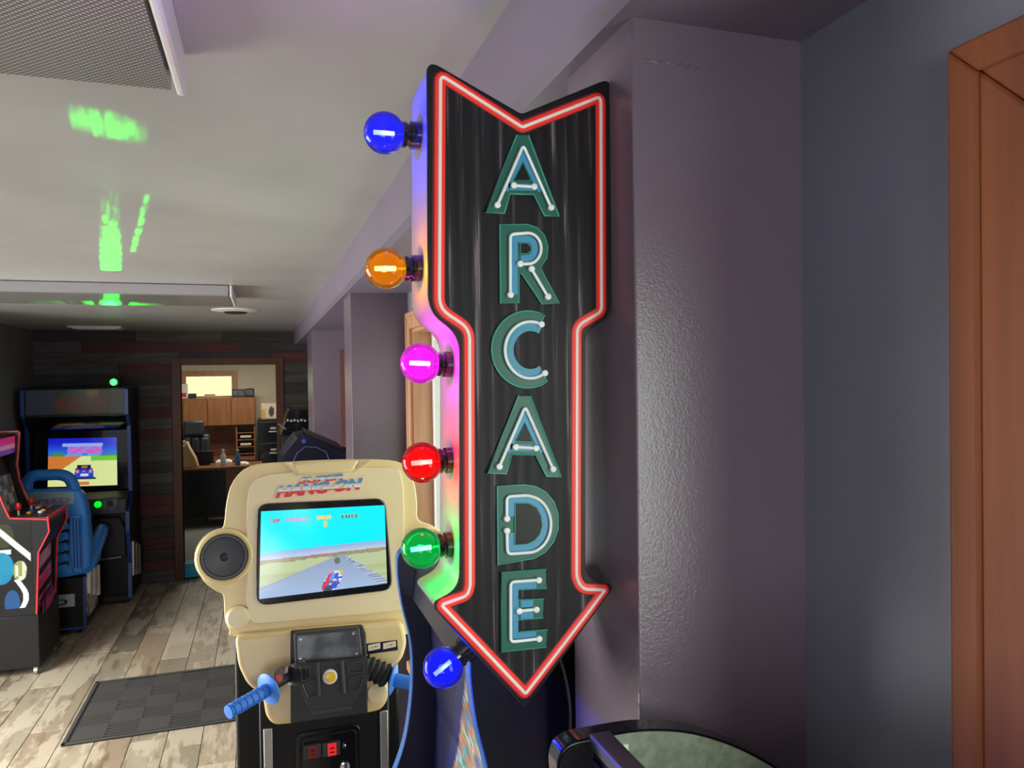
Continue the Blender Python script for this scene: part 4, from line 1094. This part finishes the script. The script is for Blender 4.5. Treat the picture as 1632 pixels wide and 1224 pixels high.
# ------------------------------------------------------------------ blue racing seat on its pedestal
Yt = 6.36
g10 = thing('racing_chair', (-1.45, 6.6, 0), 'blue moulded racing seat on a black pedestal with SPEED badge, between the two left cabinets', 'seat')
ST = Plane((onY(90, 830, Yt)), (1, 0, 0), (0, .12, 1))
def SU(pts, d=0): return [Vector(ST.uv(px, py, d)) for px, py in pts]
backp = SU([(37, 922), (36, 780), (120, 778), (131, 784), (138, 812), (143, 860), (143, 905), (128, 916), (100, 921)])
bk = obj('backrest', B().pprism(ST, t2(rounded(backp, .03, 4)), -.14, 0), 'blue_shell', g10, .022, 3)
hdl = [ST.at(p.x, p.y, -.05) for p in spline(SU([(40, 788), (40, 770), (50, 759), (70, 757), (95, 757), (109, 764), (118, 784)]), 4, False)]
obj('handle_loop', B().tube(hdl, .042, 12), 'blue_shell', bk)
lbl = SU([(42, 785), (118, 783), (119, 804), (42, 807)], .004)
bg = obj('badge', B().pprism(ST, t2(rounded(lbl, .02, 4)), -.002, .006), mat('pale_blue_badge', (.22, .42, .55), .35), g10, .002)
a0, b0 = Vector(ST.uv(48, 804, .007)); a1, b1 = Vector(ST.uv(111, 793, .007))
text('badge_lettering', 'SPEED', mat('crimson_print', (.42, .06, .12), .4), bg, ST, a0, a1, b0, b1, .0065, .15, .02, .002)
c0, c1 = Vector(ST.uv(50, 791, .007)), Vector(ST.uv(105, 786, .007))
obj('badge_script', B().ribbon(ST, [(c0.x+(c1.x-c0.x)*k/16, c0.y+(c1.y-c0.y)*k/16+.007*math.sin(k*2.1)) for k in range(17)], .006, .0075), mat('gold_print', (.45, .32, .12), .4), bg)
for k in range(5):
    q = SU([(92, 833+k*17), (106, 830+k*17), (112, 838+k*17), (100, 846+k*17), (92, 845+k*17)], .0)
    obj('rib', B().pprism(ST, t2(q), -.01, .028), 'blue_shell', bk, .006)
    q = SU([(97, 828+k*17), (111, 826+k*17), (110, 833+k*17), (97, 834+k*17)], .0)
    obj('rib_gap', B().pprism(ST, t2(q), -.005, .003), 'navy', bk)
pq = SU([(112, 821), (130, 820), (133, 910), (118, 913), (113, 880)])
pn = obj('rear_spine', B().pprism(ST, t2(rounded(pq, .012, 3)), -.01, .04), 'blue_shell', bk, .008)
for k in range(3):
    p, q = SU([(116+k*5, 826), (119+k*5, 905)], .04); obj('groove', B().tube([ST.at(p.x, p.y, .04), ST.at(q.x, q.y, .04)], .005, 6), 'blue_trim', pn)
# seat pan and side bolster
cu = [(Yt+.0, .44), (Yt+.0, .56), (Yt+.45, .66), (Yt+.5, .62), (Yt+.48, .44)]
sw0, sw1 = onY(37, 900, Yt).x, onY(141, 900, Yt).x
obj('seat_pan', B().prism(cu, 'x', sw0, sw1), 'blue_shell', g10, .02)
obj('side_bolster', B().tube([(sw1-.01, Yt+.02, .50), (sw1+.0, Yt+.2, .57), (sw1+.01, Yt+.42, .67), (sw1+.0, Yt+.5, .68)], .05, 12), 'blue_shell', g10)
bx0, bx1 = onY(30, 960, Yt).x, onY(136, 960, Yt).x
ped = obj('pedestal', B().box(bx0, bx1, Yt-.02, Yt+.5, .05, .43), 'black', g10, .006)
obj('edge_trim', B().box(bx1-.008, bx1+.006, Yt-.026, Yt-.014, .05, .43).box(bx0, bx1, Yt-.026, Yt-.014, .045, .06), 'blue_trim', ped)
pic('side_art', lambda u, v: (bx1+.002, Yt+.02+.40*u, .10+.31*v), 20, 16, lambda u, v: (215, 205, 195) if hsh(int(u*9), int(v*7)) > .42 else ((190, 130, 80) if hsh(int(u*6), int(v*9)) > .5 else (70, 80, 120)), 'print', ped)
for k in range(3): obj('side_bracket', B().box(bx1, bx1+.025, Yt+.06+.16*k, Yt+.10+.16*k, .28-.05*k, .46-.02*k), 'white', g10, .004)
PE = Plane((bx1, Yt-.021, .3), (1, 0, 0), (0, 0, 1))
e0, e1 = Vector(PE.uv(78, 970)), Vector(PE.uv(119, 946))
pt = obj('number_plate', B().pprism(PE, t2(rounded([Vector((e0.x-.12, e0.y)), Vector((e1.x, e0.y)), Vector((e1.x, e1.y)), Vector((e0.x-.12, e1.y))], .006, 3)), 0, .004), mat('pale_grey_plate', (.42, .46, .5), .4), ped)
f0, f1 = Vector(PE.uv(62, 968)), Vector(PE.uv(108, 954))
text('plate_lettering', 'SPEED', 'navy', ped, PE, f0.x-.14, f1.x, f0.y, f1.y, .0045, 0, .02, .001)
obj('floor_rail', B().box(bx0+.05, bx1-.05, Yt+.48, Yc-.02, .03, .12), 'black', g10, .006)
for (fx, fy) in ((bx0+.05, Yt+.04), (bx1-.05, Yt+.04), (bx0+.05, Yt+.44), (bx1-.05, Yt+.44)):
    obj('caster', B().cyl((fx-.012, fy, .026), (fx+.012, fy, .026), .026, 12), 'rubber', g10)

# ------------------------------------------------------------------ floor mat
MX0, MX1, MY0, MY1 = -1.03, .30, 4.42, 5.28
g11 = thing('floor_mat', ((MX0+MX1)/2, (MY0+MY1)/2, 0), 'charcoal rubber mat with ribbed checker pattern on the plank floor', 'mat')
obj('base', B().box(MX0, MX1, MY0, MY1, .001, .009), 'mat_dark', g11, .003)
bb = B(); cell = .158; nx_ = int((MX1-MX0-.06)/cell); ny_ = int((MY1-MY0-.04)/cell)
for ix in range(nx_):
    for iy in range(ny_):
        x0, y0 = MX0+.035+ix*cell, MY0+.03+iy*cell
        if (ix+iy) % 2:
            for k in range(5): bb.box(x0, x0+cell, y0+.004+k*.0316, y0+.0185+k*.0316, .009, .013)
        else: bb.box(x0, x0+cell, y0, y0+cell, .009, .013)
rp = obj('rib_pattern', bb, 'mat_rubber', g11, smooth=0); rp['kind'] = 'stuff'
obj('border', B().box(MX0, MX0+.02, MY0, MY1, .009, .012).box(MX1-.02, MX1, MY0, MY1, .009, .012).box(MX0, MX1, MY0, MY0+.02, .009, .012).box(MX0, MX1, MY1-.02, MY1, .009, .012), 'mat_rubber', g11, .001)

# ------------------------------------------------------------------ office beyond the doorway
OY = 12.1; OX0, OX1 = -2.6, .95
of = struct('floor_office', B().box(OX0, OX1, YF+.12, OY, -.05, 0), mat('grey_carpet', (.2, .2, .19), .9), 'grey carpet of the office beyond the doorway')
struct('wall_office_back', B().box(OX0, OX1, OY, OY+.1, 0, 2.4), 'office_wall', 'cream wall at the back of the office')
struct('wall_office_left', B().box(OX0-.1, OX0, YF+.12, OY, 0, 2.4), 'office_wall')
struct('wall_office_right', B().box(OX1, OX1+.1, YF+.12, OY, 0, 2.4), 'office_wall')
struct('ceiling_office', B().box(OX0, OX1, YF+.12, OY, 2.4, 2.5), 'ceiling')
w0, w1 = onY(297, 632, OY-.02), onY(369, 599, OY-.02)
wo = struct('window_3', B().box(w0.x-.08, w1.x+.08, OY-.03, OY, w1.z, w1.z+.08), 'pale_wood', 'small wood framed office window with bright lowered blind')
obj('casing', B().box(w0.x-.08, w0.x, OY-.03, OY, w0.z-.06, w1.z), 'pale_wood', wo)
obj('casing', B().box(w1.x, w1.x+.08, OY-.03, OY, w0.z-.06, w1.z), 'pale_wood', wo)
obj('casing', B().box(w0.x, w1.x, OY-.03, OY, w0.z-.06, w0.z), 'pale_wood', wo)
bl = B(); k = 0
z = w0.z
while z < w1.z-.01: bl.box(w0.x, w1.x, OY-.016, OY-.008, z, z+.018); z += .021
b_ = obj('blind', bl, 'blind', wo, smooth=0); b_['kind'] = 'stuff'
# hutch
h0, h1 = onY(284, 720, 11.7), onY(406, 633, 11.7)
hx0, hx1, hz0, hz1 = h0.x-.25, h1.x, .76, h1.z
hz_m = onY(300, 680, 11.7).z
gh = thing('desk_hutch', ((hx0+hx1)/2, 11.85, .75), 'wood desk hutch with closed doors and open cubbies under the office window', 'hutch')
obj('top_cabinet', B().box(hx0, hx1, 11.70, 12.05, hz_m, hz1), 'hutch_wood', gh, .004)
nd = 4
for k in range(nd):
    a = hx0+(hx1-hx0)*k/nd; c_ = hx0+(hx1-hx0)*(k+1)/nd
    obj('door', B().box(a+.004, c_-.004, 11.68, 11.70, hz_m+.005, hz1-.02), 'hutch_wood', gh, .003)
xs_ = onY(376, 700, 11.7).x
obj('back_panel', B().box(hx0, hx1, 12.03, 12.06, hz0, hz_m), 'desk_wood', gh)
for x in (hx0, xs_, hx1-.02): obj('side', B().box(x, x+.02, 11.72, 12.04, hz0, hz_m), 'hutch_wood', gh)
for k in range(4):
    z = hz0+.02+(hz_m-hz0-.04)*k/4
    sfo = obj('shelf', B().box(xs_+.02, hx1-.02, 11.72, 12.03, z, z+.012), 'hutch_wood', gh)
for k, z in enumerate((hz0+.05+(hz_m-hz0)*.25, hz0+.05+(hz_m-hz0)*.5)):
    tag(obj('paper_stack', B().box(xs_+.06, hx1-.06, 11.74, 12.0, z-.014, z+.018), 'paper', None, .002), ('lower', 'upper')[k]+' stack of papers in the hutch cubbies', 'papers')
gd = thing('desk', ((hx0+hx1)/2, 11.5, 0), 'wood office desk against the back wall under the hutch', 'desk')
obj('desktop', B().box(hx0-.3, hx1, 11.35, 12.08, .72, .755), 'desk_wood', gd, .004)
obj('side_panel', B().box(hx1-.03, hx1, 11.38, 12.05, 0, .72), 'desk_wood', gd)
obj('side_panel', B().box(hx0-.3, hx0-.27, 11.38, 12.05, 0, .72), 'desk_wood', gd)
# things on top of the hutch
for (px0, px1, py0, py1, mm, lb_) in ((288, 299, 612, 633, 'paper', 'white and red box standing at the left end of the hutch top'), (300, 313, 627, 632, 'dark_grey', 'dark low device on the hutch top beside the box'),
                                  (326, 343, 628, 633, 'kraft', 'brown flat box on the hutch top below the window'), (370, 390, 620, 633, 'dark_grey', 'grey framed picture on the hutch top'), (391, 405, 619, 633, 'black', 'black framed picture at the right end of the hutch top')):
    a, c_ = onY(px0, py1, 11.85), onY(px1, py0, 11.85)
    tt = thing('ornament' if mm == 'dark_grey' and px0 == 300 else ('picture_frame' if px0 > 360 else 'box'), ((a.x+c_.x)/2, 11.85, hz1), lb_, 'picture' if px0 > 360 else 'box')
    obj('body', B().box(a.x, c_.x, 11.83, 11.83+.04, hz1, max(c_.z, hz1+.03)), mm, tt, .004)
    if px0 > 360: obj('photo', B().box(a.x+.02, c_.x-.02, 11.826, 11.83, hz1+.03, c_.z-.02), 'instrument', tt)
    if px0 == 288: obj('print', B().box(a.x+.02, c_.x-.02, 11.827, 11.83, hz1+.02, hz1+.08), 'red', tt)
# file cabinet with picture
f0, f1 = onY(412, 740, 11.5), onY(445, 668, 11.5)
gf = thing('file_cabinet', ((f0.x+f1.x)/2, 11.75, 0), 'black metal file cabinet right of the wooden hutch', 'cabinet')
obj('body', B().box(f0.x, f0.x+.42, 11.5, 12.06, .01, f1.z), 'black', gf, .006)
for k in range(4):
    z = .03+k*(f1.z-.05)/4; dd = obj('drawer', B().box(f0.x+.015, f0.x+.405, 11.48, 11.5, z, z+(f1.z-.05)/4-.012), 'gloss_black', gf, .004)
    zh = z+(f1.z-.05)/8
    obj('handle', B().box(f0.x+.15, f0.x+.27, 11.455, 11.48, zh-.012, zh+.006), 'steel', dd, .003)
    obj('label_holder', B().box(f0.x+.17, f0.x+.25, 11.474, 11.48, zh+.03, zh+.065), 'steel', dd)
a, c_ = onY(416, 667, 11.6), onY(442, 641, 11.6)
gp_ = thing('painting', ((a.x+c_.x)/2, 11.6, f1.z), 'small pale painting leaning on top of the black file cabinet', 'picture')
obj('frame', B().box(a.x, c_.x, 11.6, 11.625, f1.z, c_.z), 'pale_wood', gp_, .003)
pic('canvas', lambda u, v: (a.x+.01+(c_.x-a.x-.02)*u, 11.598, f1.z+.012+(c_.z-f1.z-.024)*v), 14, 14, lambda u, v: (70, 50, 40) if (u-.65)**2/.03+(v-.45)**2/.12 < 1 else ((200, 160, 70) if u < .25 and v < .6 else (205, 195, 170)), 'print', gp_)
# office chair
oc = onY(318, 700, 11.0)
g12 = thing('office_chair', (oc.x, 11.0, 0), 'black leather office chair with padded headrest behind the front desk', 'chair')
zc = oc.z
def pad(name, px0, py0, px1, py1, y, th, par):
    a, c_ = onY(px0, py1, y), onY(px1, py0, y)
    return obj(name, B().box(a.x, c_.x, y, y+th, a.z, c_.z), 'leather', par, .035, 4)
pad('headrest', 292, 670, 325, 696, 10.95, .12, g12)
hb = pad('backrest', 290, 692, 334, 745, 11.0, .14, g12)
for x0, x1 in ((292, 304), (305, 318), (319, 333)): pad('cushion', x0, 697, x1, 740, 10.96, .06, hb)
obj('seat', B().box(oc.x-.27, oc.x+.27, 10.85, 11.3, .42, .52), 'leather', g12, .03, 3)
for s in (-1, 1): obj('armrest', B().box(oc.x+s*.29-.03, oc.x+s*.29+.03, 10.9, 11.2, .62, .67).box(oc.x+s*.29-.015, oc.x+s*.29+.015, 11.0, 11.06, .45, .62), 'leather', g12, .01)
obj('column', B().cyl((oc.x, 11.05, .08), (oc.x, 11.05, .42), .03, 12), 'steel', g12)
for k in range(5):
    a_ = 2*PI*k/5; e_ = Vector((oc.x+.28*math.cos(a_), 11.05+.28*math.sin(a_), .06))
    lg = obj('leg', B().tube([(oc.x, 11.05, .1), e_], .018, 8), 'rubber', g12); obj('wheel', B().lathe(e_+Vector((-.012, 0, -.03)), (1, 0, 0), [(0, .03), (.024, .03)], 10), 'rubber', lg)
# front desk
fd0, fd1 = onY(280, 744, 10.35), onY(398, 742, 10.35)
g13 = thing('desk', ((fd0.x+fd1.x)/2, 10.6, 0), 'wood topped office desk with dark front panel facing the doorway', 'desk')
ztop = fd1.z
obj('desktop', B().box(fd0.x-.3, fd1.x+.15, 10.33, 10.85, ztop-.03, ztop), 'desk_wood', g13, .004)
obj('modesty_panel', B().box(fd0.x-.25, onY(360, 760, 10.36).x, 10.36, 10.39, .12, ztop-.03), 'black', g13)
obj('side_panel', B().box(onY(360, 760, 10.36).x, fd1.x+.1, 10.37, 10.82, 0, ztop-.03), 'desk_wood', g13)
obj('side_panel', B().box(fd0.x-.26, fd0.x-.22, 10.37, 10.82, 0, ztop-.03), 'desk_wood', g13)
def bottle(px, py0, py1, col, lb_):
    p = onY(px, py1, 10.45); h = onY(px, py0, 10.45).z-ztop
    t = thing('bottle', (p.x, 10.45, ztop), lb_, 'bottle')
    obj('body', B().lathe((p.x, 10.45, ztop), (0, 0, 1), [(0, .034), (h*.6, .036), (h*.78, .016), (h*.88, .014)], 14), col, t)
    obj('cap', B().lathe((p.x, 10.45, ztop+h*.88), (0, 0, 1), [(0, .016), (h*.12, .016)], 10), 'white', t)
bottle(356, 716, 742, mat('clear_bottle', (.5, .55, .58), .2), 'clear water bottle on the front office desk')
bottle(379, 716, 738, mat('blue_bottle', (.05, .14, .3), .25), 'blue bottle on the front office desk')
p = onY(299, 742, 10.42)
tb = thing('paper_bag', (p.x, 10.42, ztop), 'crumpled tan paper bag at the left end of the front desk', 'bag')
obj('body', B().prism([(p.x-.16, ztop), (p.x+.13, ztop), (p.x+.10, ztop+.12), (p.x+.03, ztop+.26), (p.x+.0, ztop+.34), (p.x-.05, ztop+.28), (p.x-.15, ztop+.30)], 'y', 10.40, 10.56), 'kraft', tb, .015)
obj('rolled_top', B().tube([(p.x-.12, 10.47, ztop+.30), (p.x-.02, 10.47, ztop+.33)], .025, 8), 'kraft', tb)
for k, (px, w_, lb_) in enumerate(((386, .16, 'loose white papers on the right end of the front desk'), (357, .20, 'heap of white papers behind the water bottle'))):
    p = onY(px, 738, 10.55+.12*k)
    tg = thing('papers', (p.x, 10.55+.12*k, ztop), lb_, 'papers')
    for q in range(3): obj('sheet', B().box(p.x-w_/2+.01*q, p.x+w_/2-.015*q, 10.48+.1*k+.01*q, 10.7+.1*k, ztop+.008*q, ztop+.008*q+.006+.03*k), 'paper', tg, .001)
a, c_ = onY(307, 738, 10.62), onY(340, 718, 10.62)
tm = thing('monitor', ((a.x+c_.x)/2, 10.62, ztop), 'black screen seen from behind on the front office desk', 'monitor')
obj('case', B().box(a.x, c_.x, 10.62, 10.66, ztop+.03, c_.z), 'black', tm, .01)
obj('stand', B().box((a.x+c_.x)/2-.08, (a.x+c_.x)/2+.08, 10.62, 10.74, ztop, ztop+.035), 'black', tm, .006)
# turquoise bin just inside the doorway
p = onZ(303, 921, 0)
tz = thing('storage_bin', (p.x, p.y+.1, 0), 'small turquoise plastic bin on the floor at the far doorway', 'bin')
obj('tub', B().hexa([(p.x-.075, p.y, 0), (p.x+.075, p.y, 0), (p.x+.09, p.y, .13), (p.x-.09, p.y, .13), (p.x-.075, p.y+.16, 0), (p.x+.075, p.y+.16, 0), (p.x+.09, p.y+.16, .13), (p.x-.09, p.y+.16, .13)]), 'teal', tz, .008)
obj('rim', B().box(p.x-.095, p.x+.095, p.y-.006, p.y+.166, .122, .135), 'teal', tz, .004)

# ------------------------------------------------------------------ the green laser light itself
l = bpy.data.lights.new('green_laser', 'SPOT'); l.energy = 1700; l.color = (.02, 1, .04); l.shadow_soft_size = .004
l.spot_size = math.radians(70); l.spot_blend = 0
lo = bpy.data.objects.new('green_laser', l); COL.objects.link(lo)
LP0 = Vector((lz.x, lz.y-.02, lz.z)); lo.location = LP0
lo.rotation_euler = Vector((.05, -1, .2)).to_track_quat('-Z', 'Y').to_euler()
l.use_nodes = True; nt = l.node_tree; em = nt.nodes['Emission']
geo = nt.nodes.new('ShaderNodeNewGeometry'); sp_ = nt.nodes.new('ShaderNodeSeparateXYZ')
nt.links.new(geo.outputs['Incoming'], sp_.inputs[0])
def Mn(op, a, b=None, c=None):
    n = nt.nodes.new('ShaderNodeMath'); n.operation = op
    for k, v in enumerate((a, b, c)):
        if v is None: continue
        if isinstance(v, (int, float)): n.inputs[k].default_value = v
        else: nt.links.new(v, n.inputs[k])
    return n.outputs[0]
LASER_SIGN = 1
X_, Y_, Z_ = (Mn('MULTIPLY', sp_.outputs[k], LASER_SIGN) for k in range(3))
az = Mn('ARCTAN2', X_, Mn('MULTIPLY', Y_, -1)); el = Mn('ARCTAN2', Z_, Mn('POWER', Mn('ADD', Mn('MULTIPLY', X_, X_), Mn('MULTIPLY', Y_, Y_)), .5))
def ang(px, py, z=ZC):
    d = onZ(px, py, z)-LP0; return math.atan2(d.x, -d.y), math.atan2(d.z, math.hypot(d.x, d.y))
def smooth(x, a, b):
    n = nt.nodes.new('ShaderNodeMapRange'); n.interpolation_type = 'SMOOTHSTEP'
    nt.links.new(x, n.inputs['Value']); n.inputs['From Min'].default_value = a; n.inputs['From Max'].default_value = b
    return n.outputs[0]
cmb = nt.nodes.new('ShaderNodeCombineXYZ'); nt.links.new(az, cmb.inputs[0]); nt.links.new(el, cmb.inputs[1])
def nz(scale, sx=1, sy=1):
    mp = nt.nodes.new('ShaderNodeMapping'); mp.inputs['Scale'].default_value = (sx, sy, 1); nt.links.new(cmb.outputs[0], mp.inputs[0])
    n = nt.nodes.new('ShaderNodeTexNoise'); n.inputs['Scale'].default_value = scale; n.inputs['Detail'].default_value = 2; nt.links.new(mp.outputs[0], n.inputs['Vector']); return n.outputs['Fac']
speck = smooth(nz(420, 1.3, 1.6), .48, .62)
speck_fine = smooth(nz(1500, 1, 1.4), .47, .60)
# streak down the ceiling
s0 = ang(176, 430); s1 = ang(176, 225); sl = ang(158, 425); sr = ang(194, 425)
wz = abs(sr[0]-sl[0])/2; azc = (s0[0]+s1[0])/2
fade = Mn('SUBTRACT', 1, smooth(el, s0[1], s1[1]))
rel = Mn('DIVIDE', Mn('ABSOLUTE', Mn('SUBTRACT', az, azc)), Mn('MULTIPLY_ADD', fade, wz*.55, wz*.4))
band = Mn('SUBTRACT', 1, smooth(rel, .6, 1.05))
streak = Mn('MULTIPLY', Mn('MULTIPLY', band, Mn('MULTIPLY', Mn('POWER', fade, 1.7), .5)), Mn('LESS_THAN', el, s0[1]+.012))
# blob close to the near fixture
b0, b1 = ang(95, 180), ang(240, 212); bm_ = ang(170, 200)
bz_ = Mn('SUBTRACT', 1, smooth(Mn('ABSOLUTE', Mn('SUBTRACT', az, (b0[0]+b1[0])/2)), abs(b1[0]-b0[0])*.25, abs(b1[0]-b0[0])*.62))
tilt = (b1[1]-b0[1])/(b1[0]-b0[0])
ec = Mn('ADD', Mn('MULTIPLY', Mn('SUBTRACT', az, bm_[0]), tilt), bm_[1])
hh_ = abs(ang(170, 178)[1]-ang(170, 222)[1])/2
be = Mn('SUBTRACT', 1, smooth(Mn('ABSOLUTE', Mn('SUBTRACT', el, ec)), hh_*.3, hh_*1.0))
blob = Mn('MULTIPLY', smooth(Mn('ADD', Mn('MULTIPLY', bz_, be), Mn('MULTIPLY_ADD', nz(150, 3, .35), 1.6, -.8)), .35, .9), Mn('MULTIPLY', speck_fine, Mn('GREATER_THAN', Mn('MULTIPLY', bz_, be), .02)))
# thin side line
t0, t1 = ang(236, 312), ang(212, 400)
tz_ = Mn('ADD', Mn('MULTIPLY', Mn('SUBTRACT', el, t0[1]), (t1[0]-t0[0])/(t1[1]-t0[1])), t0[0])
ln_ = Mn('SUBTRACT', 1, smooth(Mn('ABSOLUTE', Mn('SUBTRACT', az, tz_)), .0006, .0022))
inr = Mn('MULTIPLY', Mn('LESS_THAN', el, t1[1]), Mn('GREATER_THAN', el, t0[1]))
line = Mn('MULTIPLY', Mn('MULTIPLY', ln_, inr), .5)
# marks thrown on the underside of the long fixture and the ceiling beyond it
m0, m1, m2 = ang(50, 482, 2.296), ang(265, 484, 2.296), ang(176, 484, 2.296)
bar = Mn('MULTIPLY', Mn('SUBTRACT', 1, smooth(Mn('ABSOLUTE', Mn('SUBTRACT', el, m2[1])), .002, .007)), Mn('MULTIPLY', Mn('GREATER_THAN', az, min(m0[0], m1[0])), Mn('LESS_THAN', az, max(m0[0], m1[0]))))
bar = Mn('MULTIPLY', Mn('MULTIPLY', bar, smooth(nz(40, 1, .2), .42, .56)), Mn('GREATER_THAN', Mn('ABSOLUTE', Mn('SUBTRACT', az, m2[0])), abs(m1[0]-m0[0])*.13))
dot = Mn('SUBTRACT', 1, smooth(Mn('POWER', Mn('ADD', Mn('POWER', Mn('SUBTRACT', az, m2[0]), 2), Mn('POWER', Mn('MULTIPLY', Mn('SUBTRACT', el, m2[1]), 1.5), 2)), .5), .008, .018))
low = Mn('ADD', Mn('MULTIPLY', bar, .6), dot)
tot = Mn('MULTIPLY', Mn('ADD', streak, line), Mn('MULTIPLY_ADD', speck, .97, .03))
tot = Mn('ADD', Mn('ADD', tot, Mn('MULTIPLY', blob, .6)), Mn('MULTIPLY', low, .9))
LASER_POWER = 1.0
nt.links.new(Mn('MULTIPLY', tot, LASER_POWER), em.inputs['Strength'])
em.inputs['Color'].default_value = (.02, 1, .04, 1)
